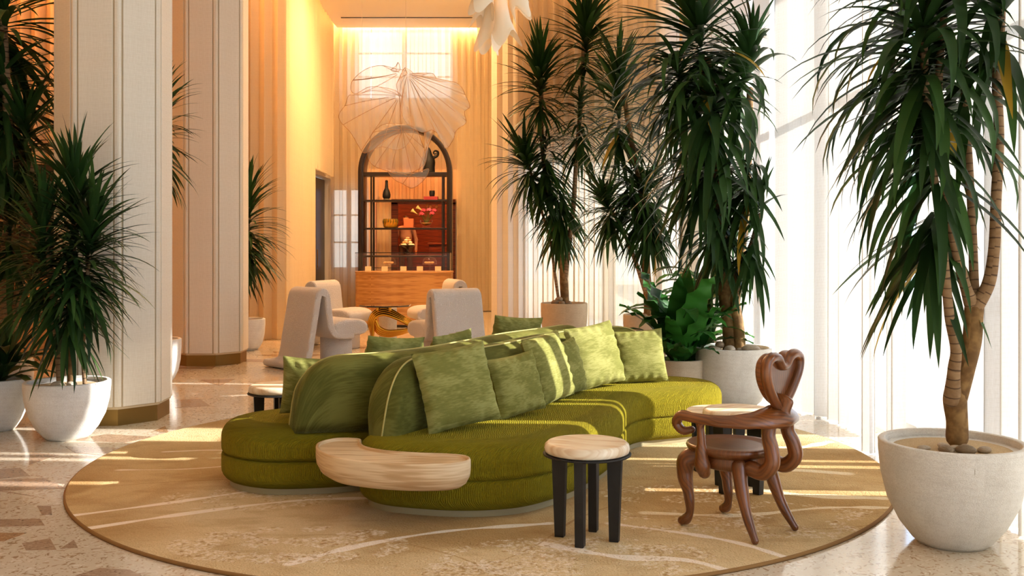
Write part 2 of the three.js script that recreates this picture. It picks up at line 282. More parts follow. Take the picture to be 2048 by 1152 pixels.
{ // wall behind the tall plants, with a window behind its curtain
  const g = wallShape(-0.30, 2.9, 0, WY, [[0.15, 1.4, 0.1, 2.7], [1.5, 2.75, 0.1, 2.7]], 0.2); g.translate(0, 0, -15.1); struct('wall_back', boxUV(g), M.wall);
  [[0.15, 1.4], [1.5, 2.75]].forEach(([a, b], i) => {
    const w = new THREE.Group(); w.name = 'window_' + (20 + i); w.userData = { kind: 'structure' }; scene.add(w);
    obj('window_frame', [box(0.05, 2.6, 0.06, a + 0.025, 1.4, -15), box(0.05, 2.6, 0.06, b - 0.025, 1.4, -15), box(b - a, 0.05, 0.06, (a + b) / 2, 2.67, -15), box(b - a, 0.05, 0.06, (a + b) / 2, 0.13, -15), box(0.04, 2.5, 0.05, (a + b) / 2, 1.4, -15)], M.darkMetal, w);
    obj('pane', box(b - a - 0.1, 2.5, 0.008, (a + b) / 2, 1.4, -15), M.glass, w);
  });
  const g2 = box(0.25, WY, 6.4, -0.12, WY / 2, -18.2); struct('wall_alcove_right', g2, M.wall);
  struct('wall_alcove_left', [box(0.25, WY, 3.2, -3.98, WY / 2, -16.7), box(0.25, WY - 2.8, 3.1, -3.98, (WY + 2.8) / 2, -19.85)], M.wall);
  struct('wall_back_left', box(4.3, WY, 0.25, -6.0, WY / 2, -15.2), M.wallWarm);
  // far wall with a low window on the left, a high one, and the archway niche
  const far = wallShape(-4.1, 0, 0, WY, [[-3.87, -3.12, 0.87, 2.62], [-3.33, -1.27, 4.49, 6.0], [-2.92, -1.2, 0, 3.2]], 0.2); far.translate(0, 0, -21.5); struct('wall_far', boxUV(far), M.wall);
  const win = (n, a, b, c, d, nx, ny) => {
    const w = new THREE.Group(); w.name = 'window_' + n; w.userData = { kind: 'structure' }; scene.add(w);
    const fr = [box(b - a, 0.05, 0.06, (a + b) / 2, c + 0.025, -21.42), box(b - a, 0.05, 0.06, (a + b) / 2, d - 0.025, -21.42), box(0.05, d - c, 0.06, a + 0.025, (c + d) / 2, -21.42), box(0.05, d - c, 0.06, b - 0.025, (c + d) / 2, -21.42)];
    for (let i = 1; i < nx; i++) fr.push(box(i * 2 === nx ? 0.1 : 0.035, d - c, 0.05, lerp(a, b, i / nx), (c + d) / 2, -21.42));
    for (let j = 1; j < ny; j++) fr.push(box(b - a, 0.035, 0.05, (a + b) / 2, lerp(c, d, j / ny), -21.42));
    obj('window_frame', fr, M.darkMetal, w); obj('pane', box(b - a - 0.06, d - c - 0.06, 0.006, (a + b) / 2, (c + d) / 2, -21.42), M.glass, w);
  };
  win(30, -3.87, -3.12, 0.87, 2.62, 2, 3); win(31, -3.33, -1.27, 4.49, 6.0, 2, 3);
  // red wooden door in the side opening
  const d = new THREE.Group(); d.name = 'door_1'; d.userData = { kind: 'structure' }; scene.add(d);
  obj('door_leaf', box(0.06, 2.78, 1.9, -4.02, 1.39, -19.4), M.redwood, d); obj('door_leaf', box(0.06, 2.78, 0.95, -4.02, 1.39, -20.85), M.darkWood, d); obj('handle', sweep([[-3.95, 0.95, -20.3, 0.012], [-3.95, 1.3, -20.3, 0.012]], 6, 8), M.brass, d);
  // lowered ceiling over the far seating with its linear air slot
  const so = struct('ceiling_lowered', boxUV(new THREE.BoxGeometry(3.35, 0.22, 5.7).translate(-1.98, 6.05, -18.05)), M.ceiling);
  obj('air_slot', box(2.72, 0.012, 0.05, -2.05, 5.935, -19.95), M.darkMetal, so);
  // made-up room behind the archway, standing in for a mirror reflection
  struct('wall_niche_back', box(2.5, 4.2, 0.15, -1.83, 2.1, -26.6), M.redwood); struct('wall_niche_left', box(0.08, 4.2, 5, -3.06, 2.1, -24.1), M.redwood); struct('wall_niche_right', box(0.15, 4.2, 5, -0.6, 2.1, -24.1), M.redwood);
  struct('ceiling_niche', box(2.56, 0.15, 5.1, -1.82, 4.275, -24.05), M.ceiling); struct('floor_niche', box(2.36, 0.59, 4.9, -1.84, 0.095, -24.06), M.redwood);
}
solo('paving', box(30, 0.1, 60, 18.2, -0.2, -8), M.paving, 'pale paving outside the tall windows', 'ground').userData.kind = 'structure';
solo('courtyard_paving', box(20, 0.1, 20, 4, -0.2, -32), M.paving, 'pale paving outside the back windows', 'ground').userData.kind = 'structure';

struct('added_canopy', box(3.4, 0.25, 24, 4.8, 5.95, -6), M.wall);   // flat roof added unseen outside to keep sun off the upper curtains

// ---------------------------------------------------------------- curtains
function curtain(label, p0, p1, y0, y1, mat, { amp = 0.06, period = 0.17, seed = 1, rows = 5, group, name = 'curtain' } = {}) {
  const r = rng(seed), a = v3(p0[0], 0, -p0[1]), b = v3(p1[0], 0, -p1[1]), L = a.distanceTo(b), d = b.clone().sub(a).normalize(), nrm = v3(d.z, 0, -d.x);
  const nS = Math.max(8, Math.round(L / period * 12)), pos = [], uv = [], idx = [], ph = r() * 6, j1 = r() * 6, j2 = r() * 6;
  let arc = 0;
  for (let i = 0; i <= nS; i++) {
    const s = i / nS * L, w = s / period * TAU + ph + 0.9 * Math.sin(s * 2.1 + j1) + 0.5 * Math.sin(s * 5.3 + j2);
    for (let k = 0; k <= rows; k++) {
      const t = k / rows, y = lerp(y0, y1, t), A = amp * (1 + 0.35 * (1 - t)) * (0.8 + 0.3 * Math.sin(s * 3.7 + j2)), wt = w + 0.5 * (1 - t) * Math.sin(s * 4 + j1);
      const off = A * Math.sin(wt), along = 0.35 * A * Math.sin(2 * wt), q = a.clone().addScaledVector(d, clamp(s + along * (i > 0 && i < nS ? 1 : 0), 0, L)).addScaledVector(nrm, off);
      pos.push(q.x, y, q.z); uv.push(s * 1.6, y);
    }
  }
  const m = rows + 1;
  for (let i = 0; i < nS; i++) for (let k = 0; k < rows; k++) { const A = i * m + k, B = A + 1, C = A + m, D = C + 1; idx.push(A, C, D, A, D, B); }
  const g = new THREE.BufferGeometry(); g.setAttribute('position', new THREE.Float32BufferAttribute(pos, 3)); g.setAttribute('uv', new THREE.Float32BufferAttribute(uv, 2)); g.setIndex(idx); g.computeVertexNormals();
  return solo(name, g, mat, label, 'curtain', group);
}
// right: panels of sheer along the glass; ends overlap in depth, so sun slips between them
const wx = (d) => 2.45 + 0.052 * (6.7 - d);
const panels = [[3.6, 5.64, 0.0, 'sheer white curtain behind the big round planter'], [5.74, 6.32, 0.1, 'narrow sheer white curtain beside the rim of the round planter'], [6.40, 6.50, 0.02, 'slim fold of sheer white curtain nearest the rug edge'],
  [6.56, 6.68, 0.06, 'slim fold of sheer white curtain between two wider panels'], [6.79, 6.94, 0.0, 'sheer white curtain fold that hangs nearest the wooden armchair'], [7.44, 8.14, 0.24, 'sheer white curtain behind the wooden armchair'], [8.22, 8.88, 0.2, 'sheer white curtain hanging beside the black window bar', 0.02], [9.3, 9.92, 0.12, 'sheer white curtain behind the tall drooping palm'], [10.0, 14.6, 0.12, 'sheer white curtain running on behind the palms']];
panels.forEach(([a, b, dx, label, dx2 = dx], i) => curtain(label, [wx(a) + dx, a], [wx(b) + dx2, b], 0.015, 6.1, M.sheer, { seed: 11 + i, amp: b - a < 0.3 ? 0.03 : 0.05, period: b - a < 0.3 ? 0.1 : 0.19, name: 'sheer_curtain' }));
curtain('cream pleated sheer curtain behind the two back palms', [-0.3, 14.62], [2.5, 14.62], 0.015, 6.05, M.sheerWarm, { seed: 41, period: 0.15, name: 'sheer_curtain' });
curtain('cream pleated curtain in front of the left alcove corner', [-3.98, 14.9], [-3.36, 14.86], 0.015, 6.25, M.drape, { seed: 51, period: 0.2, amp: 0.05 });
curtain('long cream curtain along the left side of the far seating alcove', [-3.36, 14.9], [-3.56, 17.9], 0.015, 6.25, M.drape, { seed: 52, period: 0.24, amp: 0.035 });
curtain('short cream valance curtain over the dark side door', [-3.57, 17.95], [-3.7, 20.7], 2.8, 6.25, M.drape, { seed: 53, period: 0.24, amp: 0.04 });
curtain('cream sheer curtain over the window left of the arched cabinet', [-3.82, 21.0], [-2.96, 21.0], 0.015, 6.2, M.sheerWarm, { seed: 54, period: 0.16, amp: 0.05, name: 'sheer_curtain' });
curtain('cream sheer curtain over the high window above the arched cabinet', [-2.96, 21.0], [-1.16, 21.0], 2.36, 6.2, M.sheerWarm, { seed: 55, period: 0.16, amp: 0.05, name: 'sheer_curtain' });
curtain('cream curtain right of the arched cabinet', [-1.16, 21.0], [-0.26, 21.0], 0.015, 6.2, M.drape, { seed: 56, period: 0.16, amp: 0.05 });
curtain('narrow cream curtain inside the left edge of the archway', [-2.86, 21.15], [-2.56, 21.2], 0.45, 2.5, M.drape, { seed: 57, period: 0.14, amp: 0.03 });
curtain('amber curtain at the top left corner behind the dark palms', [-8.0, 14.85], [-4.0, 14.85], 2.62, 6.2, M.drape, { seed: 58, period: 0.22, amp: 0.05 });

// ---------------------------------------------------------------- cove lights (a strip that glows and the light it gives)
function cove(label, x, y, z, w, d, power, color = 0xffc382) {
  const t = thing('cove_light', label, 'light', [x, y, z]);
  obj('strip', box(w, 0.02, d, 0, 0.015, 0), M.cove, t);
  const l = new THREE.RectAreaLight(color, power, w, d); l.position.set(0, -0.005, 0); l.rotation.x = -Math.PI / 2; t.add(l);
}
cove('warm cove light strip along the left edge of the lowered ceiling', -3.70, 6.12, -17.9, 0.08, 5.6, 80, 0xffb874);
cove('warm cove light strip above the high window', -1.9, 6.12, -20.94, 3.4, 0.06, 200);
cove('warm cove light strip over the curtain behind the palms', 1.1, 6.15, -14.45, 2.7, 0.07, 90);
cove('warm cove light strip over the amber curtain', -6.0, 6.15, -14.6, 3.8, 0.1, 110, 0xff9a48);
cove('warm cove light strip over the cream corner curtain', -3.65, 6.2, -14.6, 0.6, 0.07, 70);
// round ceiling lights over the lounge, unseen; the counter three are added fill
for (const [x, z, w, y = WY, p = 34] of [[-5.6, -8.5, 'left aisle', WY, 190], [-5.6, -5.2, 'front left aisle', WY, 60], [-1.8, -13.2, 'far seating group', WY, 60], [-2.0, -16.3, 'left of the counter, added unseen as fill', 5.94, 460], [-1.4, -15.7, 'middle of the counter, added unseen as fill', 5.94, 460], [-0.8, -16.3, 'right of the counter, added unseen as fill', 5.94, 460]]) {
  const t = thing('unseen_ceiling_light', 'round recessed ceiling light over the ' + w, 'light', [x, y - 0.03, z]);
  obj('trim_ring', lathe([[0.16, 0.03], [0.19, 0.03], [0.19, 0], [0.16, 0]], 32), M.brass, t);
  obj('diffuser', new THREE.CylinderGeometry(0.16, 0.16, 0.01, 32).translate(0, 0.02, 0), M.bulb, t);
  const l = new THREE.RectAreaLight(p > 200 ? 0xffcb90 : 0xffa04c, p, 0.28, 0.28); l.position.set(0, 0.01, 0); l.rotation.x = -Math.PI / 2; t.add(l);
}

// ---------------------------------------------------------------- octagonal columns
function column(x, d, label) {
  const t = thing('octagonal_column', label, 'column', [x, 0, -d]), Rv = 0.46, a0 = 20;
  const ring = (r, y) => Array.from({ length: 8 }, (_, i) => { const w = (a0 + i * 45) * R2D; return v3(Math.cos(w) * r, y, Math.sin(w) * r); });
  const flat = (r0, r1, y0, y1) => { const g = loft([ring(r0, y0), ring(r1, y1)], { caps: true }); const q = flipIfNeeded(g); return toCreasedNormals(q, 0.3); };
  obj('shaft', boxUV(flat(Rv - 0.014, Rv - 0.014, 0.13, WY - 0.01)), M.panelCore, t);
  const ap = Rv * Math.cos(22.5 * R2D), side = 2 * Rv * Math.sin(22.5 * R2D);
  for (let i = 0; i < 8; i++) {
    const w = (a0 + 22.5 + i * 45) * R2D, turn = -w + Math.PI / 2;
    const p = obj('face_panel', box(side - 0.085, WY - 0.16, 0.02, 0, (WY + 0.14) / 2, ap - 0.008, 0.004), M.panel, t); p.rotation.y = turn;
    for (const s of [-1, 1]) { const q = obj('edge_bead', box(0.03, WY - 0.16, 0.022, s * (side / 2 - 0.016), (WY + 0.14) / 2, ap - 0.012, 0.006), M.panel, t); q.rotation.y = turn; }
  }
  obj('plinth', boxUV(flat(Rv - 0.025, Rv - 0.025, 0, 0.135)), M.brass, t);
  return t;
}
column(-3.30, 8.30, 'wide cream octagonal column beside the white bowl planter');
column(-3.66, 12.12, 'farther cream octagonal column beside the left curtain');
{ const t = thing('square_pillar', 'slim beige square pillar behind the tall drooping palm', 'pillar', [2.16, 0, -12.2]); obj('shaft', box(0.2, WY - 0.16, 0.2, 0, (WY + 0.12) / 2, 0, 0.008), M.panel, t); obj('plinth', box(0.22, 0.13, 0.22, 0, 0.065, 0, 0.006), M.brass, t); }

// ---------------------------------------------------------------- round rug
{
  const S = 1536, Rr = 2.58, cv = document.createElement('canvas'); cv.width = cv.height = S; const c = cv.getContext('2d'), r = rng(5);
  const toPx = (x, d) => [(x + 0.18) / (2 * Rr) * S + S / 2, (6.7 - d) / (2 * Rr) * S + S / 2];
  const img = c.createImageData(S, S);
  for (let j = 0; j < S; j++) for (let i = 0; i < S; i++) {
    const u = i / S, v = j / S, w = fbm(u * 3, v * 3, 3, 1e6, 8), n = fbm(u * 7 + 3 * w, v * 7 + 2 * w, 5, 1e6, 2), b = fbm(u * 26, v * 60, 3, 1e6, 6);
    let q = mix3([198, 170, 122], [168, 134, 84], smooth(n, 0.3, 0.7)); q = mix3(q, [214, 192, 152], smooth(w, 0.5, 0.66) * 0.7); q = mix3(q, [150, 116, 70], 0.25 * smooth(b, 0.5, 0.8));
    const f = (j * S + i) * 4, g = (hash(i, j, 3) - 0.5) * 22; img.data[f] = q[0] + g; img.data[f + 1] = q[1] + g; img.data[f + 2] = q[2] + g; img.data[f + 3] = 255;
  }
  c.putImageData(img, 0, 0);
  c.lineCap = 'round'; c.lineJoin = 'round';
  const vein = (pts, w0, col, al) => { const cu = new THREE.CatmullRomCurve3(pts.map(([x, d]) => v3(...toPx(x, d), 0))), n = 260; for (let i = 0; i < n; i++) { const p = cu.getPoint(i / n), q = cu.getPoint((i + 1) / n); c.globalAlpha = al * (0.55 + 0.45 * noise2(i * 0.11, w0 * 7)); c.strokeStyle = col; c.lineWidth = w0 * S / (2 * Rr) * (0.35 + 1.2 * noise2(i * 0.04, w0 * 31)); c.beginPath(); c.moveTo(p.x, p.y); c.lineTo(q.x, q.y); c.stroke(); } c.globalAlpha = 1; };
  const pale = 'rgb(236,222,204)', dark = 'rgb(150,112,62)';
  vein([[-2.36, 5.22], [-1.9, 5.5], [-1.4, 5.85], [-0.9, 6.2]], 0.05, pale, 0.5); vein([[-2.15, 5.0], [-1.7, 5.3], [-1.2, 5.55], [-0.7, 5.62]], 0.06, pale, 0.5);
  vein([[-2.5, 6.3], [-2.0, 6.35], [-1.6, 6.6], [-2.0, 6.9], [-2.4, 6.85]], 0.035, pale, 0.35); vein([[-1.0, 4.45], [-0.75, 4.7], [-0.35, 4.95], [0.2, 5.1]], 0.06, pale, 0.55);
  vein([[0.15, 4.75], [0.5, 4.55], [0.8, 4.5], [1.0, 4.3], [1.1, 4.2]], 0.07, pale, 0.55); vein([[0.5, 5.1], [0.9, 4.9], [1.1, 4.75], [1.25, 4.55]], 0.045, pale, 0.4);
  vein([[0.7, 5.3], [1.2, 5.25], [1.7, 5.4], [2.1, 5.4]], 0.06, 'rgb(224,206,172)', 0.6); vein([[2.1, 6.2], [1.7, 6.3], [1.3, 6.0], [1.6, 5.7], [2.1, 5.6]], 0.08, 'rgb(222,204,168)', 0.5);
  vein([[1.2, 7.4], [1.6, 7.1], [2.0, 7.0], [2.3, 7.2]], 0.08, 'rgb(224,208,176)', 0.5); vein([[-0.2, 4.3], [0.1, 4.7], [0.35, 5.2], [0.7, 5.6]], 0.014, dark, 0.35); vein([[-1.6, 4.6], [-0.9, 4.9], [-0.3, 4.6], [0, 4.2]], 0.012, dark, 0.3);
  vein([[-2.6, 5.8], [-2.0, 6.0], [-1.3, 6.1]], 0.012, dark, 0.35); vein([[0.6, 4.9], [1.1, 5.1], [1.6, 5.0], [2.1, 5.2]], 0.012, dark, 0.3);
  for (const [x, d, rad, n] of [[-1.05, 4.75, 0.42, 2600], [0.3, 4.55, 0.45, 2400], [-0.3, 4.25, 0.3, 1400], [-1.5, 5.6, 0.35, 700], [0.9, 5.7, 0.3, 700], [-1.6, 7.2, 0.4, 700], [1.2, 5.2, 0.5, 1200], [1.7, 5.1, 0.4, 900]]) for (let i = 0; i < n; i++) {
    const a = r() * TAU, q = rad * Math.sqrt(r()), x1 = x + Math.cos(a) * q * 1.4, d1 = d + Math.sin(a) * q * 0.7; if (noise2(x1 * 9, d1 * 9, 1e6, 4) < 0.45) continue;
    const [pxx, pyy] = toPx(x1, d1); c.globalAlpha = 0.25 + 0.3 * r(); c.fillStyle = r() < 0.8 ? 'rgb(232,218,198)' : dark; c.beginPath(); c.ellipse(pxx, pyy, 1 + r() * 5, 0.8 + r() * 2.2, r() * 3, 0, TAU); c.fill();
  }
  c.globalAlpha = 1;
  const t = new THREE.CanvasTexture(cv); t.colorSpace = THREE.SRGBColorSpace; t.magFilter = THREE.LinearFilter;
  T.rugBump = tex(512, 512, (u, v) => gray(255 * (0.6 * fbm(u * 20, v * 20, 4, 20, 3) + 0.4 * noise2(u * 180, v * 180, 180, 9))), false);
  const bump = scaled(T.rugBump, 5);
  const mat = std({ map: t, roughness: 1, bumpMap: bump, bumpScale: 0.008, specularIntensity: 0.1, sheen: 0.2, sheenColor: new THREE.Color(0xe8d8b8) });
  const g = new THREE.CircleGeometry(Rr - 0.012, 160); g.rotateX(-Math.PI / 2); g.translate(0, 0.016, 0);
  const rug = thing('round_rug', 'large round sand-coloured rug with pale marbled veins', 'rug', [-0.18, 0, -6.7]);
  obj('pile', g, mat, rug);
  obj('binding', lathe([[Rr - 0.014, 0.0155], [Rr - 0.006, 0.015], [Rr, 0.009], [Rr, 0.0005], [Rr - 0.02, 0.0005]], 160), std({ color: 0x8a6434, roughness: 0.9 }), rug);
}
const RUG = 0.017;

// ---------------------------------------------------------------- green sofas
const SEAT = 0.40;
function sofa(label) {
  const t = thing('curved_sofa', label, 'sofa');
  const plan = closedCurve([[-0.84, 5.50], [-0.74, 5.32], [-0.46, 5.20], [-0.20, 5.17], [0.06, 5.24], [0.30, 5.48], [0.52, 5.88], [0.70, 6.38], [0.79, 6.75], [0.93, 6.98], [1.13, 7.08], [1.36, 7.20], [1.53, 7.38], [1.58, 7.60], [1.48, 7.82], [1.25, 7.96], [0.95, 7.95], [0.64, 7.84], [0.29, 7.48], [0.03, 7.0], [-0.23, 6.45], [-0.52, 6.02], [-0.78, 5.62]], 220);
  obj('plinth', stack(inset(plan, 0.05), [[RUG, 0], [0.05, 0]]), M.plinth, t);
  obj('seat_base', stack(plan, roundLevels(0.045, 0.212, 0.075, 0.022)), M.seat, t);
  const levels = roundLevels(0.205, SEAT, 0.035, 0.10, 8); levels.push([SEAT + 0.004, 0.16]);
  obj('seat_cushion', stack(plan, levels), M.seat, t);
  // the upright back with its arched ends
  const cl = new THREE.CatmullRomCurve3([[-0.72, 5.43], [-0.42, 5.95], [-0.12, 6.4], [0.14, 6.95], [0.38, 7.4], [0.72, 7.75], [1.12, 7.86]].map(([x, d]) => v3(x, 0, -d)), false, 'centripetal');
  const L = cl.getLength(), N = 96, H = 0.43, th = 0.215, rings = [], ridge = [];
  for (let i = 0; i <= N; i++) {
    const s = i / N, e = Math.min(s, 1 - s) * L, q = clamp(e / 0.34), h = Math.max(0.012, H * Math.pow(1 - Math.pow(1 - q, 2.4), 1 / 2.4)), p = cl.getPointAt(s), tg = cl.getTangentAt(s), nr = v3(-tg.z, 0, tg.x);
    if (nr.x < 0) nr.negate();
    const r = Math.min(h * 0.8, 0.095), half = th / 2 * Math.min(1, 0.25 + e / 0.05), pt = (o, y) => p.clone().addScaledVector(nr, o - 0.05 * y).setY(SEAT - 0.03 + y), ring = [];
    for (let k = 0; k <= 4; k++) ring.push(pt(half, (h - r) * k / 4));
    for (let k = 1; k < 12; k++) { const w = k / 12 * Math.PI; ring.push(pt(half * Math.cos(w), h - r + r * Math.sin(w))); }
    for (let k = 4; k >= 0; k--) ring.push(pt(-half, (h - r) * k / 4));
    rings.push(ring);
    { const w = 1.15; const c = pt(half * Math.cos(w) * 1.03 + 0.002, h - r + r * Math.sin(w) * 1.03 + 0.001); ridge.push([c.x, c.y, c.z, 0.0055]); }
  }
  const back = obj('backrest', flipIfNeeded(loft(rings)), M.velvetBack, t);
  obj('piping', sweep(ridge, 300, 6), M.piping, back);
  return t;
}
const sofa1 = sofa('green curved sofa facing the wooden armchair, with square cushions and a wood tray');
const sofa2 = sofa1.clone(); sofa2.name = numbered('curved_sofa'); sofa2.rotation.y = Math.PI; sofa2.position.set(-0.16, 0, -13.6); sofa2.userData = { label: 'green curved sofa set back to back behind the first, facing the boucle chairs', category: 'sofa' }; scene.add(sofa2);
{ // crescent wood tray cantilevered from the front sofa
  const plan = closedCurve([[-0.84, 5.53], [-0.97, 5.55], [-1.05, 5.44], [-1.02, 5.24], [-0.90, 5.05], [-0.68, 4.93], [-0.45, 4.885], [-0.29, 4.91], [-0.21, 4.99], [-0.23, 5.09], [-0.32, 5.135], [-0.48, 5.165], [-0.66, 5.225], [-0.78, 5.33], [-0.82, 5.44]], 120);
  const tray = obj('wood_tray', stack(plan, [[0.215, 0.09], [0.222, 0.055], [0.245, 0.022], [0.28, 0.004], [0.31, 0], [0.358, 0.0], [0.366, 0.003], [0.368, 0.009], [0.366, 0.016], [0.352, 0.02]], true, true), M.ash, sofa1);
  tray.userData.label = 'crescent tray of pale wood';
}
// ---------------------------------------------------------------- cushions
const cushGeo = [];
function cushionGeo(seed) {
  const r = rng(seed), N = 26, rings = [], P = [], U = [], I = [], ph = [r() * 6, r() * 6, r() * 6];
  const side = (sgn) => {
    const o = P.length / 3;
    for (let j = 0; j <= N; j++) for (let i = 0; i <= N; i++) {
      const u = i / N * 2 - 1, v = j / N * 2 - 1, eu = 1 - Math.pow(Math.abs(u), 2.6), ev = 1 - Math.pow(Math.abs(v), 2.6);
      const pinch = 0.055, x = u * (1 - pinch * (1 - v * v) * Math.abs(u) * (u * u)), y = v * (1 - pinch * (1 - u * u) * Math.abs(v) * (v * v));
      const edge = Math.max(Math.abs(u), Math.abs(v)), wr = 0.028 * smooth(edge, 0.62, 0.86) * (1 - smooth(edge, 0.95, 1)) * Math.sin((Math.abs(u) > Math.abs(v) ? v : u) * 17 + ph[0] + 2 * Math.sin(v * 3 + ph[1]));
      const z = sgn * (0.30 * Math.pow(eu * ev, 0.42) + (edge < 1 ? wr + 0.012 * Math.sin(u * 4 + ph[1]) * Math.sin(v * 5 + ph[2]) * eu * ev : 0));
      P.push(x / 2, y / 2, z / 2); U.push(x / 2 * 0.5 + seed * 0.37, y / 2 * 0.5 + seed * 0.21);
    }
    for (let j = 0; j < N; j++) for (let i = 0; i < N; i++) { const a = o + j * (N + 1) + i, b = a + 1, c = a + N + 1, d = c + 1; sgn > 0 ? I.push(a, b, d, a, d, c) : I.push(a, d, b, a, c, d); }
  };
  side(1); side(-1);
  const g = new THREE.BufferGeometry(); g.setAttribute('position', new THREE.Float32BufferAttribute(P, 3)); g.setAttribute('uv', new THREE.Float32BufferAttribute(U, 2)); g.setIndex(I); g.computeVertexNormals(); return g;
}
function cushion(x, d, size, yaw, tilt, roll, label, seed, y = SEAT) {
  const m = solo('cushion', cushionGeo(seed), M.velvet, label, 'cushion', 'green velvet cushions on the sofas');
  m.scale.set(size, size, size * 1.05); m.rotation.order = 'YXZ'; m.rotation.set(-tilt * R2D, yaw * R2D, roll * R2D); m.position.set(x, y + size / 2 * Math.cos(tilt * R2D) * (Math.cos(roll * R2D) + Math.abs(Math.sin(roll * R2D))) * 0.97, -d);
}
cushion(-0.31, 5.62, 0.46, 28, 16, 7, 'largest green velvet cushion, at the left arched end of the front sofa', 1);
cushion(0.03, 6.05, 0.37, 40, 14, 6, 'small green velvet cushion between the largest one and the pale leaning one', 2);
cushion(0.24, 6.56, 0.45, 56, 16, 5, 'pale sunlit green cushion turned sideways, third on the front sofa', 3);
cushion(0.38, 6.86, 0.38, 58, 14, 4, 'pale green cushion half hidden behind the third one', 4);
cushion(0.60, 7.22, 0.46, 36, 16, 6, 'big light green cushion in the bend of the front sofa', 5);
cushion(0.96, 7.50, 0.40, 12, 14, 3, 'rightmost green cushion, by the leafy fern', 6);
cushion(-1.20, 6.02, 0.37, 190, 14, 4, 'green cushion tip peeking out left of the rear sofa back', 7);
cushion(-0.78, 6.42, 0.45, 222, 12, 5, 'green cushion peeking over the rear sofa back below the gold table', 8);
cushion(-0.44, 6.98, 0.43, 236, 12, -4, 'green cushion peeking over the sofa before the right boucle chair', 9);
cushion(0.02, 7.98, 0.46, 212, 10, 5, 'farthest green cushion, peeking over the sofa near the back palm', 10);

// ---------------------------------------------------------------- small round side tables
function sideTable(x, d, h, turn, label) {
  const t = thing('side_table', label, 'table', [x, RUG, -d], turn * R2D, 'round side tables with black legs'); h -= RUG;
  const top = lathe([[0, h - 0.052], [0.19, h - 0.052], [0.203, h - 0.046], [0.207, h - 0.03], [0.203, h - 0.012], [0.192, h - 0.002], [0.18, h], [0, h]], 64);
  const p = top.attributes.position, uv = top.attributes.uv; for (let i = 0; i < p.count; i++) uv.setXY(i, p.getX(i) + 0.3 * x, p.getZ(i) + p.getY(i) * 0.6);
  obj('tabletop', top, M.travertine, t);
  obj('rim', lathe([[0, h - 0.0615], [0.212, h - 0.0615], [0.214, h - 0.056], [0.21, h - 0.0525], [0, h - 0.0525]], 64), M.black, t);
  for (let k = 0; k < 4; k++) {
    const g = new RoundedBoxGeometry(1, h - 0.06, 0.042, 2, 0.004), q = g.attributes.position;
    for (let i = 0; i < q.count; i++) { const f = q.getY(i) / (h - 0.06) + 0.5, w = lerp(0.044, 0.066, f * f), sx = q.getX(i) > 0 ? 1 : -1; q.setX(i, sx > 0 ? 0.135 + w * (q.getX(i)) + w / 2 - w / 2 + 0.005 * f : 0.135 + w * q.getX(i)); }
    g.computeVertexNormals(); g.translate(0, (h - 0.06) / 2, 0); const m = obj('leg', boxUV(g), M.black, t); m.rotation.y = k * Math.PI / 2;
  }
}
sideTable(0.363, 4.84, 0.487, -18, 'nearest round stone-topped side table, before the front sofa');
sideTable(1.315, 5.80, 0.487, 40, 'taller round side table just behind the wooden armchair');
sideTable(1.30, 6.30, 0.40, 10, 'lower round side table touching the sofa end behind the wooden armchair');
sideTable(-1.58, 6.80, 0.487, 20, 'round side table beside the rear sofa on the left');

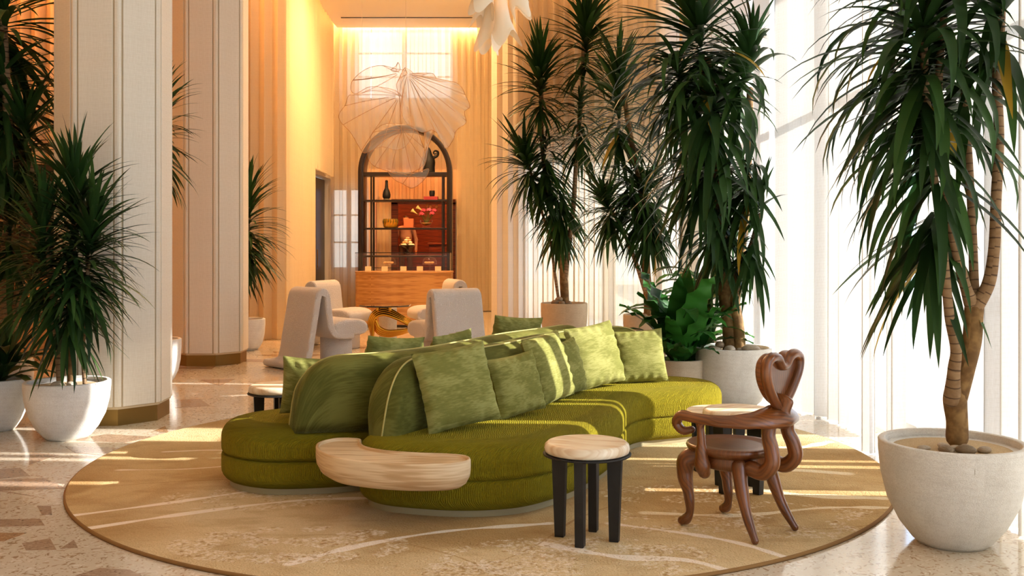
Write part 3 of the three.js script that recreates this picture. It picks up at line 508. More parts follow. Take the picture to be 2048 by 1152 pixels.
// ---------------------------------------------------------------- carved wooden armchair
{
  const t = thing('carved_armchair', 'polished brown wooden armchair with heart-shaped back and curled arm', 'chair', [1.125, RUG, -5.04], Math.atan2(-0.74, -0.67));
  const W = M.walnut, turnLeg = (m) => { m.rotation.y = -6 * R2D; return m; };
  const seatPlan = Array.from({ length: 72 }, (_, i) => { const a = i / 72 * TAU, c = Math.cos(a), s = Math.sin(a); const rr = 0.222 * (1 + 0.05 * s * s * s - 0.03 * Math.cos(2 * a)); return [c * rr * 1.04, s * rr * 1.0 + 0.012]; });
  obj('seat', stack(seatPlan, [[0.368, 0.05], [0.385, 0.018], [0.398, 0.004], [0.408, 0], [0.418, 0.004], [0.424, 0.014], [0.421, 0.035], [0.417, 0.08]]), W, t);
  obj('apron', stack(seatPlan, [[0.305, 0.085], [0.315, 0.055], [0.34, 0.045], [0.37, 0.05]]), W, t);
  for (const s of [1, -1]) {
    turnLeg(obj('leg', sweep([[s * 0.135, 0.365, 0.12, 0.046], [s * 0.165, 0.335, 0.172, 0.05], [s * 0.172, 0.26, 0.182, 0.04], [s * 0.163, 0.16, 0.165, 0.027], [s * 0.162, 0.07, 0.16, 0.02], [s * 0.168, 0.035, 0.178, 0.027], [s * 0.172, 0.024, 0.2, 0.023]], 34, 14), W, t));
    turnLeg(obj('leg', sweep([[s * 0.12, 0.34, -0.11, 0.04], [s * 0.133, 0.25, -0.13, 0.034], [s * 0.15, 0.12, -0.175, 0.025], [s * 0.17, 0.015, -0.235, 0.018]], 24, 12, { round: true }), W, t));
    obj('back_bracket', sweep([[s * 0.11, 0.335, -0.15, 0.04], [s * 0.115, 0.325, -0.215, 0.038], [s * 0.12, 0.375, -0.265, 0.037], [s * 0.112, 0.44, -0.258, 0.036], [s * 0.1, 0.50, -0.236, 0.034], [s * 0.09, 0.565, -0.235, 0.036]], 26, 12), W, t);
  }
  obj('arm_support', sweep([[0.195, 0.30, 0.06, 0.032], [0.21, 0.335, 0.062, 0.04], [0.222, 0.39, 0.06, 0.031], [0.232, 0.46, 0.055, 0.021], [0.238, 0.52, 0.055, 0.019], [0.242, 0.555, 0.055, 0.024]], 26, 12), W, t);
  obj('arm_rail', sweep([[0.215, 0.505, 0.12, 0.018, 0.02], [0.225, 0.497, 0.165, 0.022, 0.026], [0.235, 0.535, 0.195, 0.025, 0.03], [0.242, 0.573, 0.165, 0.025, 0.03], [0.25, 0.572, 0.10, 0.022, 0.028], [0.25, 0.57, 0.02, 0.023, 0.03], [0.235, 0.57, -0.08, 0.026, 0.036], [0.18, 0.578, -0.18, 0.031, 0.05], [0.09, 0.586, -0.235, 0.038, 0.068], [0, 0.59, -0.245, 0.042, 0.078], [-0.09, 0.586, -0.235, 0.036, 0.066], [-0.17, 0.58, -0.19, 0.022, 0.04], [-0.205, 0.576, -0.15, 0.006, 0.012]], 100, 14), W, t);
  obj('back_post', sweep([[0, 0.575, -0.245, 0.05, 0.07], [0, 0.62, -0.25, 0.036, 0.05], [0, 0.67, -0.262, 0.026, 0.055]], 12, 14), W, t);
  const hp = [[0, 0.632], [0.06, 0.665], [0.125, 0.735], [0.168, 0.81], [0.163, 0.862], [0.117, 0.884], [0.058, 0.872], [0.022, 0.838]], hz = (y) => -0.245 - (y - 0.63) * 0.08;
  obj('back_frame', sweep([...hp.map(([x, y]) => [x, y, hz(y), 0.024, 0.027]), ...hp.slice(1).reverse().map(([x, y]) => [-x, y, hz(y), 0.024, 0.027])], 100, 12, { closed: true }), W, t);
  const heart = new THREE.Shape(); heart.moveTo(0, 0.65); heart.bezierCurveTo(0.1, 0.68, 0.2, 0.78, 0.19, 0.85); heart.bezierCurveTo(0.185, 0.92, 0.06, 0.935, 0, 0.88); heart.bezierCurveTo(-0.06, 0.935, -0.185, 0.92, -0.19, 0.85); heart.bezierCurveTo(-0.2, 0.78, -0.1, 0.68, 0, 0.65);
  const hg = new THREE.ExtrudeGeometry(heart, { depth: 0.016, bevelEnabled: true, bevelSize: 0.018, bevelThickness: 0.018, bevelOffset: -0.018, bevelSegments: 6, curveSegments: 20 });
  hg.scale(0.95, 1, 1); hg.translate(0, -0.65, 0); hg.rotateX(-0.08); hg.translate(0, 0.636, -0.222); obj('back_panel', hg, W, t);
}

// ---------------------------------------------------------------- boucle lounge chairs
const chairGeo = (() => {
  const path = new THREE.CatmullRomCurve3([[-0.64, 0.05], [-0.54, 0.048], [-0.455, 0.075], [-0.42, 0.16], [-0.385, 0.35], [-0.335, 0.62], [-0.302, 0.80], [-0.283, 0.855], [-0.232, 0.882], [-0.186, 0.853], [-0.172, 0.80], [-0.15, 0.62], [-0.118, 0.45], [-0.06, 0.372], [0.04, 0.352], [0.16, 0.35]].map(([u, v]) => v3(u, v, 0)), false, 'centripetal');
  const N = 110, th = 0.043, A = [], B = [];
  for (let i = 0; i <= N; i++) { const p = path.getPointAt(i / N), g = path.getTangentAt(i / N); A.push([p.x - g.y * th, p.y + g.x * th]); B.push([p.x + g.y * th, p.y - g.x * th]); }
  const first = B[0], last = A[N], r = (a, b) => [0.25, 0.5, 0.75].map((f) => { const m = [(a[0] + b[0]) / 2, (a[1] + b[1]) / 2], w = Math.PI * f; const dx = (a[0] - b[0]) / 2, dy = (a[1] - b[1]) / 2; return [m[0] + dx * Math.cos(w) - dy * Math.sin(w) * -1, m[1] + dy * Math.cos(w) + dx * Math.sin(w) * -1]; });
  const outline = [...A, ...r(A[N], B[N]), ...B.reverse(), ...r(first, A[0])];
  const ext = (pts, w, b) => { const s = new THREE.Shape(pts.map((p) => new THREE.Vector2(...p))), g = new THREE.ExtrudeGeometry(s, { depth: w - 2 * b, bevelEnabled: true, bevelSize: b * 0.8, bevelOffset: -b * 0.8, bevelThickness: b, bevelSegments: 4 }); g.translate(0, 0, -w / 2 + b); g.rotateY(-Math.PI / 2); return g; };
  const body = toCreasedNormals(ext(outline, 0.62, 0.03), 0.9);
  const sp = []; for (let i = 0; i < 60; i++) { const a = i / 60 * TAU, c = Math.cos(a), s = Math.sin(a), rx = c > 0 ? 0.27 : 0.21, ry = s > 0 ? 0.12 : 0.085; sp.push([0.13 + rx * Math.sign(c) * Math.pow(Math.abs(c), 0.72), 0.425 + ry * Math.sign(s) * Math.pow(Math.abs(s), 0.72)]); }
  const seat = toCreasedNormals(ext(sp, 0.62, 0.045), 0.9);
  const foot = lathe([[0, 0], [0.185, 0], [0.19, 0.006], [0.19, 0.345], [0, 0.345]], 40).translate(0, 0, 0.14);
  return { body, seat, foot };
})();
function loungeChair(x, d, f, label) {
  const t = thing('lounge_chair', label, 'chair', [x, 0, -d], Math.atan2(f[0], f[1]), 'boucle lounge chairs round the gold table');
  obj('folded_back', chairGeo.body, M.boucle, t); obj('seat', chairGeo.seat, M.boucle, t); obj('pedestal', chairGeo.foot, M.boucle, t);
}
loungeChair(-2.22, 11.95, [0.72, -0.69], 'cream boucle chair at front left, its folded back turned to the camera');
loungeChair(-2.42, 13.86, [0.86, 0.36], 'cream boucle chair at back left, facing the gold table');
loungeChair(-0.78, 11.65, [-0.5, -0.86], 'cream boucle chair at front right with its broad back to the camera');
loungeChair(-1.05, 14.32, [-0.86, 0.30], 'cream boucle chair at back right, mostly hidden by the one before it');

// ---------------------------------------------------------------- gold table, stone drum
{
  const t = thing('gold_table', 'dark glass table on a looping polished gold base', 'table', [-1.61, 0, -12.7]);
  const top = new THREE.CylinderGeometry(0.335, 0.325, 0.02, 10); top.translate(0, 0.652, 0); obj('glass_top', toCreasedNormals(top, 0.3), M.smoke, t);
  const q = 12.7 / 2000, P = (px, py, z, r) => [(px - 770) * q, 1.45 - (py - 485) * q, z, r];
  for (let k = 0; k < 4; k++) {
    const z = -0.045 + k * 0.03, i = k * 3.6, r = 0.02;
    obj('gold_strand', sweep([P(737, 712, z, 0.03), P(743, 690, z, 0.022), P(741 + i * 0.5, 665, z, r), P(737 + i, 645, z, r), P(744 + i, 628 + i * 0.4, z, r), P(760 + i * 0.6, 618 + i, z, r), P(778, 620 + i, z, r), P(800, 632 + i * 0.7, z, r), P(826, 648 + i * 0.5, z, 0.026), P(848, 668, z, 0.022), P(862, 695, z, 0.016), P(868, 712, z, 0.014)], 70, 10, { up: v3(0, 0, 1) }), M.gold, t);
    obj('gold_strand', sweep([P(742 + i, 640, z + 0.012, 0.016), P(747 + i, 656 - i * 0.4, z + 0.012, r), P(758 + i * 0.6, 668 - i, z + 0.012, r), P(776, 672 - i, z + 0.012, r), P(800, 668 - i * 0.7, z + 0.012, r), P(822, 662 - i * 0.3, z + 0.012, r), P(846, 669, z + 0.012, 0.022)], 46, 10, { up: v3(0, 0, 1) }), M.gold, t);
  }
  const y0 = 0.009; obj('gold_foot', [sweep([[-0.17, y0, -0.12, 0.009], [-0.2, y0 + 0.004, 0, 0.012], [-0.17, y0, 0.12, 0.009]], 12, 8), sweep([[0.58, y0, -0.12, 0.009], [0.62, y0 + 0.004, 0, 0.012], [0.58, y0, 0.12, 0.009]], 12, 8)], M.gold, t);
  obj('gold_leg', [sweep([P(737, 710, 0, 0.03), [-0.2, 0.012, 0, 0.02]], 6, 10), sweep([P(868, 710, 0, 0.016), [0.62, 0.012, 0, 0.014]], 6, 10)], M.gold, t);
  const pins = [[-0.1, 0.0], [0.06, 0.0]]; obj('glass_support', pins.map(([x, z]) => new THREE.CylinderGeometry(0.02, 0.02, 0.06, 12).translate(x, 0.616, z)), M.gold, t);
}
solo('stone_drum', lathe([[0, 0], [0.118, 0], [0.122, 0.004], [0.122, 0.552], [0.116, 0.56], [0, 0.56]], 40).translate(-1.70, 0, -13.7), M.concreteTan, 'plain cream stone drum standing behind the gold table', 'pedestal');

// ---------------------------------------------------------------- service counter with glass case
{
  const t = thing('service_counter', 'honey-coloured wooden service counter with a curved left end', 'counter', [0, 0, 0]);
  const plan = closedCurve([[-2.40, 17.0], [-2.0, 17.0], [-1.5, 17.0], [-1.06, 17.0], [-1.035, 17.03], [-1.035, 17.4], [-1.06, 17.7], [-1.5, 17.72], [-2.3, 17.72], [-2.62, 17.6], [-2.72, 17.36], [-2.62, 17.1]], 120);
  obj('front', stack(plan, [[0.05, 0.01], [0.93, 0.01]]), M.counter, t); obj('plinth', stack(plan, [[0, 0.04], [0.05, 0.04]]), M.darkWood, t); obj('worktop', stack(plan, [[0.925, 0.004], [0.93, 0], [0.948, 0], [0.952, 0.004]]), M.counter, t);
  const c = thing('display_case', 'clear glass display case on the wooden counter', 'display case', [0, 0.953, 0]);
  const x0 = -2.68, x1 = -1.06, z0 = -17.08, z1 = -17.42, h = 0.31;
  obj('pane', box(x1 - x0, h, 0.01, (x0 + x1) / 2, h / 2, z0), M.glass, c); obj('pane', box(0.01, h, z0 - z1, x0, h / 2, (z0 + z1) / 2), M.glass, c); obj('pane', box(0.01, h, z0 - z1, x1, h / 2, (z0 + z1) / 2), M.glass, c);
  obj('pane', box(0.01, h, z0 - z1, x0 + 0.13, h / 2, (z0 + z1) / 2), M.glass, c); obj('shelf_glass', box(x1 - x0, 0.01, z0 - z1, (x0 + x1) / 2, h + 0.006, (z0 + z1) / 2), M.glass, c);
  obj('edge_trim', [box(x1 - x0, 0.01, 0.012, (x0 + x1) / 2, h + 0.012, z0), box(x1 - x0, 0.01, 0.012, (x0 + x1) / 2, h + 0.012, z1), box(x1 - x0 - 0.3, 0.012, 0.012, (x0 + x1) / 2 + 0.1, 0.055, z1)], M.darkMetal, c);
  for (let i = 0; i < 5; i++) { const m = solo('menu_card', box(0.105, 0.09, 0.012, 0, 0.046, 0), M.ash, ['leftmost', 'second', 'middle', 'fourth', 'rightmost'][i] + ' small blank wooden card on the counter front edge', 'card', 'wooden cards on the counter'); m.position.set([-2.45, -2.17, -1.85, -1.57, -1.26][i], 0.953, -17.03); m.rotation.x = -0.1; }
  const glassy = M.glass;
  const dome = (x, label) => { const k = thing('cake_stand', label, 'cake stand', [x, 0.953, -17.25]); obj('stand', lathe([[0, 0], [0.06, 0], [0.05, 0.008], [0.012, 0.02], [0.011, 0.1], [0.03, 0.115], [0.13, 0.122], [0.13, 0.13], [0, 0.13]], 32), glassy, k); obj('dome', lathe([[0.12, 0.131], [0.122, 0.17], [0.1, 0.22], [0.05, 0.245], [0.012, 0.25], [0.012, 0.262], [0, 0.264]], 32), glassy, k); const r = rng(x * 100 | 0); for (let i = 0; i < 7; i++) { const a = i * 0.9; obj('pastry', new THREE.SphereGeometry(0.026, 10, 8).scale(1.2, 0.7, 1).translate(Math.cos(a) * 0.07 * (i ? 1 : 0), 0.15, Math.sin(a) * 0.07 * (i ? 1 : 0)), M.crust, k); } };
  M.crust = std({ color: 0xd0a068, roughness: 0.7 });
  dome(-2.12, 'glass domed cake stand at the left of the display case'); dome(-1.42, 'glass domed cake stand at the right of the display case');
  const k = thing('pastry_stand', 'dark footed bowl heaped with pastries in the middle of the case', 'cake stand', [-1.80, 1.272, -17.25]);
  obj('bowl', lathe([[0, 0], [0.06, 0], [0.05, 0.008], [0.014, 0.02], [0.014, 0.07], [0.05, 0.085], [0.125, 0.12], [0.13, 0.135], [0.12, 0.13], [0, 0.1]], 32), M.darkWood, k);
  const r = rng(9); for (const [n, rad, y] of [[9, 0.085, 0.135], [6, 0.055, 0.178], [4, 0.03, 0.215], [1, 0, 0.25]]) for (let i = 0; i < n; i++) { const a = i / n * TAU + r(); const g = new THREE.SphereGeometry(0.033, 12, 8).scale(1.1, 0.75, 0.9); g.translate(Math.cos(a) * rad, y, Math.sin(a) * rad); obj('pastry', g, [M.crust, M.crust, M.cream ??= std({ color: 0xf0dcb8, roughness: 0.6 })][Math.floor(r() * 3)], k); }
}
// ---------------------------------------------------------------- arched shelf unit and what stands on it
{
  const cx = -2.06, z = -19.5, hw = 0.885, sp = 2.81;
  const t = thing('arched_cabinet', 'tall dark wood shelf unit with a round arched top', 'cabinet', [cx, 0, z]);
  const arch = (w, y0, top) => { const s = []; s.push([-w, y0]); for (let i = 0; i <= 32; i++) { const a = Math.PI * (1 - i / 32); s.push([Math.cos(a) * w, top + Math.sin(a) * w]); } s.push([w, y0]); return s.map((p) => new THREE.Vector2(...p)); };
  const ring = (w, win, depth, zz) => { const s = new THREE.Shape([...arch(w, 0, sp), ...arch(win, 0, sp).reverse()]); const g = new THREE.ExtrudeGeometry(s, { depth, bevelEnabled: true, bevelSize: 0.008, bevelThickness: 0.008, bevelSegments: 2 }); g.translate(0, 0, zz); return g; };
  obj('arched_frame', toCreasedNormals(ring(hw, hw - 0.075, 0.44, -0.22), 0.6), M.darkWood, t); obj('arched_moulding', toCreasedNormals(ring(hw + 0.012, hw - 0.05, 0.05, 0.2), 0.6), M.darkWood, t);
  [[2.81, 0.075, 0.0], [2.275, 0.035, 0], [1.735, 0.035, 0], [1.2, 0.035, 0], [0.5, 0.05, 0]].forEach(([y, h]) => obj('shelf', box((hw - 0.06) * 2, h, 0.4, 0, y - h / 2, 0, 0.006), M.darkWood, t));
  for (const x of [-0.66, 0.72]) for (const dz of [-0.18, 0.17]) obj('upright', box(0.035, 2.74, 0.035, x, 1.37, dz), M.darkWood, t);
  const on = (y) => y + 0.002;
  // top shelf: dark sculpture
  const sc = thing('sculpture', 'black figure sculpture with a curled trunk on the top shelf', 'sculpture', [-1.62, on(2.81), -19.5]);
  obj('body', lathe([[0, 0], [0.115, 0], [0.12, 0.02], [0.115, 0.1], [0.125, 0.2], [0.11, 0.28], [0.075, 0.33], [0.055, 0.38], [0.04, 0.43], [0, 0.5]], 28), M.black, sc);
  obj('curl', sweep([[0.03, 0.28, 0, 0.04], [0.1, 0.30, 0, 0.032], [0.165, 0.335, 0, 0.026], [0.175, 0.40, 0, 0.022], [0.125, 0.425, 0, 0.018], [0.09, 0.39, 0, 0.016], [0.115, 0.36, 0, 0.014], [0.14, 0.375, 0, 0.012]], 40, 10, { up: v3(0, 0, 1) }), M.black, sc);
  solo('glass_jar', lathe([[0, 0], [0.05, 0], [0.055, 0.02], [0.055, 0.13], [0.045, 0.15], [0.05, 0.16]], 24).translate(-1.83, on(2.81), -19.48), M.glass, 'small clear glass jar left of the black sculpture', 'jar');
  // second shelf
  const bo = thing('bottle_vase', 'black long-necked bottle vase with a pale foot on the second shelf', 'vase', [-2.44, on(2.275), -19.45]);
  obj('body', lathe([[0.05, 0.02], [0.075, 0.05], [0.08, 0.1], [0.062, 0.17], [0.034, 0.23], [0.026, 0.32], [0.028, 0.37], [0.018, 0.385], [0, 0.387]], 28), M.black, bo); obj('foot', lathe([[0, 0], [0.05, 0], [0.062, 0.012], [0.05, 0.024], [0, 0.024]], 28), M.plinth, bo);
  const pink = std({ color: 0xb03a3c, roughness: 0.6 });
  solo('red_book', box(0.27, 0.065, 0.2, -1.575, on(2.275) + 0.033, -19.45, 0.004), pink, 'low red box lying on the second shelf', 'box');
  solo('black_cup', lathe([[0, 0], [0.042, 0], [0.05, 0.02], [0.056, 0.06], [0.052, 0.115], [0.046, 0.115], [0.046, 0.06], [0, 0.02]], 28).translate(-1.555, on(2.275) + 0.067, -19.45), M.black, 'small black cup standing on the red box', 'cup');
  // third shelf
  const amber = std({ color: 0xf0b428, transmission: 0.6, thickness: 0.02, roughness: 0.15, attenuationColor: new THREE.Color(0xc89010), attenuationDistance: 0.08 });
  const bw = thing('amber_bowl', 'textured amber glass bowl on the third shelf', 'bowl', [-2.36, on(1.735), -19.42]);
  obj('bowl', lathe([[0, 0], [0.11, 0], [0.135, 0.02], [0.142, 0.08], [0.135, 0.15], [0.128, 0.17], [0.122, 0.165], [0.128, 0.08], [0.12, 0.025], [0, 0.02]], 40), amber, bw);
  const olive = std({ color: 0x6a5a10, roughness: 0.3 }); for (let i = 0; i < 18; i++) { const a = i / 18 * TAU; obj('relief', sweep([[Math.cos(a) * 0.132, 0.165, Math.sin(a) * 0.132, 0.01], [Math.cos(a) * 0.144, 0.12, Math.sin(a) * 0.144, 0.012], [Math.cos(a + 0.08) * 0.142, 0.07 + 0.02 * (i % 3), Math.sin(a + 0.08) * 0.142, 0.006]], 8, 6), olive, bw); }
  solo('orange_box', box(0.185, 0.175, 0.16, -2.005, on(1.735) + 0.088, -19.45, 0.004), std({ color: 0xe0784a, roughness: 0.7 }), 'square salmon-orange box in the middle of the third shelf', 'box');
  const vz = thing('flower_vase', 'clear glass bowl vase with pink peonies and pale calla lilies', 'flowers', [-1.665, on(1.735), -19.42]);
  obj('vase', lathe([[0, 0], [0.07, 0], [0.075, 0.012], [0.06, 0.03], [0.1, 0.07], [0.125, 0.12], [0.12, 0.15], [0.113, 0.15], [0.118, 0.12], [0.09, 0.07], [0, 0.04]], 32), M.glass, vz); obj('water', lathe([[0, 0.042], [0.088, 0.072], [0.108, 0.1], [0, 0.1]], 32), std({ color: 0xf0b060, roughness: 0.1, transmission: 0.6, thickness: 0.05 }), vz);
  const stem = std({ color: 0x4a6a28, roughness: 0.7 }), peony = [0xd8506a, 0xe87890, 0xd04860].map((c) => std({ color: c, roughness: 0.7, transmission: 0.15, thickness: 0 })), lily = std({ color: 0xe8dc8a, roughness: 0.6 }), tan = std({ color: 0xa8683a, roughness: 0.8 });
  const r = rng(3);
  for (const [x, y, zz] of [[-0.08, 0.27, 0.06], [0.12, 0.28, 0.05], [0.06, 0.35, 0.0], [0.16, 0.34, -0.02], [-0.05, 0.34, 0.02]]) { const gs = []; for (let i = 0; i < 11; i++) { const a = i * 2.4, e = 0.2 + 0.11 * i, g = new THREE.SphereGeometry(0.03, 8, 6).scale(1, 0.35, 1.2); g.rotateX(e); g.translate(0, 0.012 - 0.004 * i / 3, 0.022 + 0.002 * i); g.rotateY(a); g.translate(x, y, zz); gs.push(g); } obj('blossom', gs, peony[Math.floor(r() * 3)], vz); obj('stem', sweep([[0, 0.08, 0, 0.004], [x * 0.6, (y + 0.1) / 2, zz * 0.6, 0.004], [x, y - 0.02, zz, 0.004]], 8, 6), stem, vz); }
  for (const [x, y] of [[-0.27, 0.335], [-0.17, 0.40]]) { const g = lathe([[0.003, 0], [0.012, 0.04], [0.022, 0.09], [0.042, 0.13], [0.03, 0.135], [0.012, 0.09], [0, 0.05]], 18); g.rotateZ(0.95); g.translate(x + 0.1, y - 0.07, 0.04); obj('calla_lily', g, lily, vz); obj('stem', sweep([[-0.01, 0.08, 0, 0.005], [x * 0.3, 0.2, 0.02, 0.005], [x + 0.1, y - 0.07, 0.04, 0.005]], 8, 6), stem, vz); }
  for (const [x, y] of [[0.02, 0.43], [0.08, 0.41], [0.2, 0.41]]) { obj('seed_head', new THREE.SphereGeometry(0.035, 10, 8).scale(0.9, 1.2, 0.9).translate(x, y, 0), tan, vz); obj('stem', sweep([[0, 0.08, 0, 0.004], [x * 0.7, y * 0.6, 0, 0.004], [x, y - 0.03, 0, 0.004]], 8, 6), stem, vz); }
  // wood rail and side board seen behind the shelves
  const s = new THREE.Shape(); s.moveTo(-2.58, 2.26); s.lineTo(-1.2, 2.26); s.lineTo(-1.2, 2.36); s.quadraticCurveTo(-1.9, 2.50, -2.58, 2.36); s.lineTo(-2.58, 2.26);
  const g = new THREE.ExtrudeGeometry(s, { depth: 0.06, bevelEnabled: false, curveSegments: 24 }); g.translate(0, 0, -21.3);
  const fr = thing('archway_surround', 'curved reddish wood surround of the doorway behind the shelves', 'door frame', [0, 0, 0]); obj('top_rail', boxUV(g), M.redwood, fr); obj('side_board', box(0.15, 2.3, 0.06, -2.5, 1.15, -21.27), M.redwood, fr); obj('side_board', box(0.06, 2.3, 0.06, -1.23, 1.15, -21.27), M.redwood, fr);
  const sb = thing('sideboard', 'low reddish wood sideboard in the room behind the shelves', 'sideboard', [-1.42, 0.39, -25.2]); obj('body', box(1.3, 1.0, 0.6, 0, 0.5, 0, 0.01), M.redwood, sb); obj('top', box(1.36, 0.05, 0.66, 0, 1.026, 0, 0.01), M.redwood, sb); for (const x of [-0.32, 0.32]) obj('door', box(0.58, 0.85, 0.02, x, 0.5, 0.31, 0.004), M.redwood, sb);
  const lamp = thing('added_niche_light', 'small warm light added unseen on the ceiling of the made-up room behind the shelves', 'light', [-2.1, 4.1, -23.6]); obj('bulb', new THREE.SphereGeometry(0.06, 16, 12), M.bulb, lamp); const pl = new THREE.PointLight(0xff9a50, 30); pl.shadow.radius = 3; pl.castShadow = true; lamp.add(pl);  // lamp added out of sight to light the made-up room
}
{ // mirror reflection of a person, modelled as a solid figure behind the shelves
  const res = 84, S = 1.0, mc = new MarchingCubes(res, std({}), false, false, 400000);
  const J = { pelvis: [0, 0.96, 0], chest: [0, 1.28, 0], neck: [0, 1.45, 0], head: [0, 1.585, 0.02] };
  const bones = [[[0, 0.98, 0], [0, 1.18, 0], 0.135, 0.14], [[0, 1.18, 0], [0, 1.36, 0], 0.14, 0.135], [[-0.13, 1.39, 0], [0.13, 1.39, 0], 0.075, 0.075], [[0, 1.4, 0], [0, 1.52, 0], 0.055, 0.05]];
  for (const s of [-1, 1]) bones.push([[s * 0.18, 1.38, 0], [s * 0.25, 1.12, -0.01], 0.055, 0.045], [[s * 0.25, 1.12, -0.01], [s * 0.255, 0.88, 0.06], 0.043, 0.032], [[s * 0.255, 0.88, 0.06], [s * 0.255, 0.77, 0.09], 0.033, 0.022], [[s * 0.09, 0.94, 0], [s * 0.10, 0.5, 0.01], 0.095, 0.062], [[s * 0.10, 0.5, 0.01], [s * 0.105, 0.09, -0.02], 0.058, 0.042], [[s * 0.105, 0.04, -0.03], [s * 0.12, 0.035, 0.15], 0.04, 0.035]);
  const cap = (p, a, b, r0, r1) => { const ab = [b[0] - a[0], b[1] - a[1], b[2] - a[2]], ap = [p[0] - a[0], p[1] - a[1], p[2] - a[2]], h = clamp((ap[0] * ab[0] + ap[1] * ab[1] + ap[2] * ab[2]) / (ab[0] ** 2 + ab[1] ** 2 + ab[2] ** 2)); return Math.hypot(ap[0] - ab[0] * h, ap[1] - ab[1] * h, (ap[2] - ab[2] * h) * 1.15) - lerp(r0, r1, h); };
  const half = 0.92, k0 = 0.03; let o = 0;
  for (let z = 0; z < res; z++) for (let y = 0; y < res; y++) for (let x = 0; x < res; x++) {
    const p = [(x / res * 2 - 1) * half, (y / res * 2 - 1) * half + 0.87, (z / res * 2 - 1) * half]; let d = 9;
    if (Math.abs(p[0]) < 0.42 && Math.abs(p[2]) < 0.3) for (const [a, b, r0, r1] of bones) { const q = cap(p, a, b, r0, r1), h = clamp(0.5 + 0.5 * (d - q) / k0); d = lerp(d, q, h) - k0 * h * (1 - h); }
    const hd = Math.hypot((p[0]) / 0.078, (p[1] - 1.605) / 0.115, (p[2] - 0.015) / 0.095) - 1; d = Math.min(d, hd * 0.085, (Math.hypot(p[0] / 0.018, (p[1] - 1.595) / 0.03, (p[2] - 0.11) / 0.022) - 1) * 0.02);
    mc.field[o++] = -d;
  }
  mc.isolation = 0; mc.update();
  const n = mc.count ?? mc.geometry.drawRange.count, P = new Float32Array(n * 3), Nn = mc.normalArray.slice(0, n * 3), C = new Float32Array(n * 3), col = new THREE.Color();
  for (let i = 0; i < n; i++) {
    const x = mc.positionArray[i * 3] * half, y = mc.positionArray[i * 3 + 1] * half + 0.87, z = mc.positionArray[i * 3 + 2] * half; P.set([x, y, z], i * 3);
    const hand = Math.abs(x) > 0.2 && y < 0.87 && y > 0.7; col.set(y > 1.67 || (y > 1.58 && z < -0.02) ? 0x2a1c14 : y > 1.445 || hand ? 0xb88468 : y > 0.985 || Math.abs(x) > 0.2 ? 0x9a8c88 : y > 0.955 ? 0x1c1410 : y < 0.075 ? 0x18120e : 0x4a3a34); C.set([col.r, col.g, col.b], i * 3);
  }
  const g = new THREE.BufferGeometry(); g.setAttribute('position', new THREE.BufferAttribute(P, 3)); g.setAttribute('normal', new THREE.BufferAttribute(Nn, 3)); g.setAttribute('color', new THREE.BufferAttribute(C, 3));
  const m = solo('person', g, std({ vertexColors: true, roughness: 0.85 }), 'mirrored person in a grey shirt and dark trousers, modelled as a figure behind the shelves', 'person'); m.position.set(-2.61, 0.392, -24.6);
}

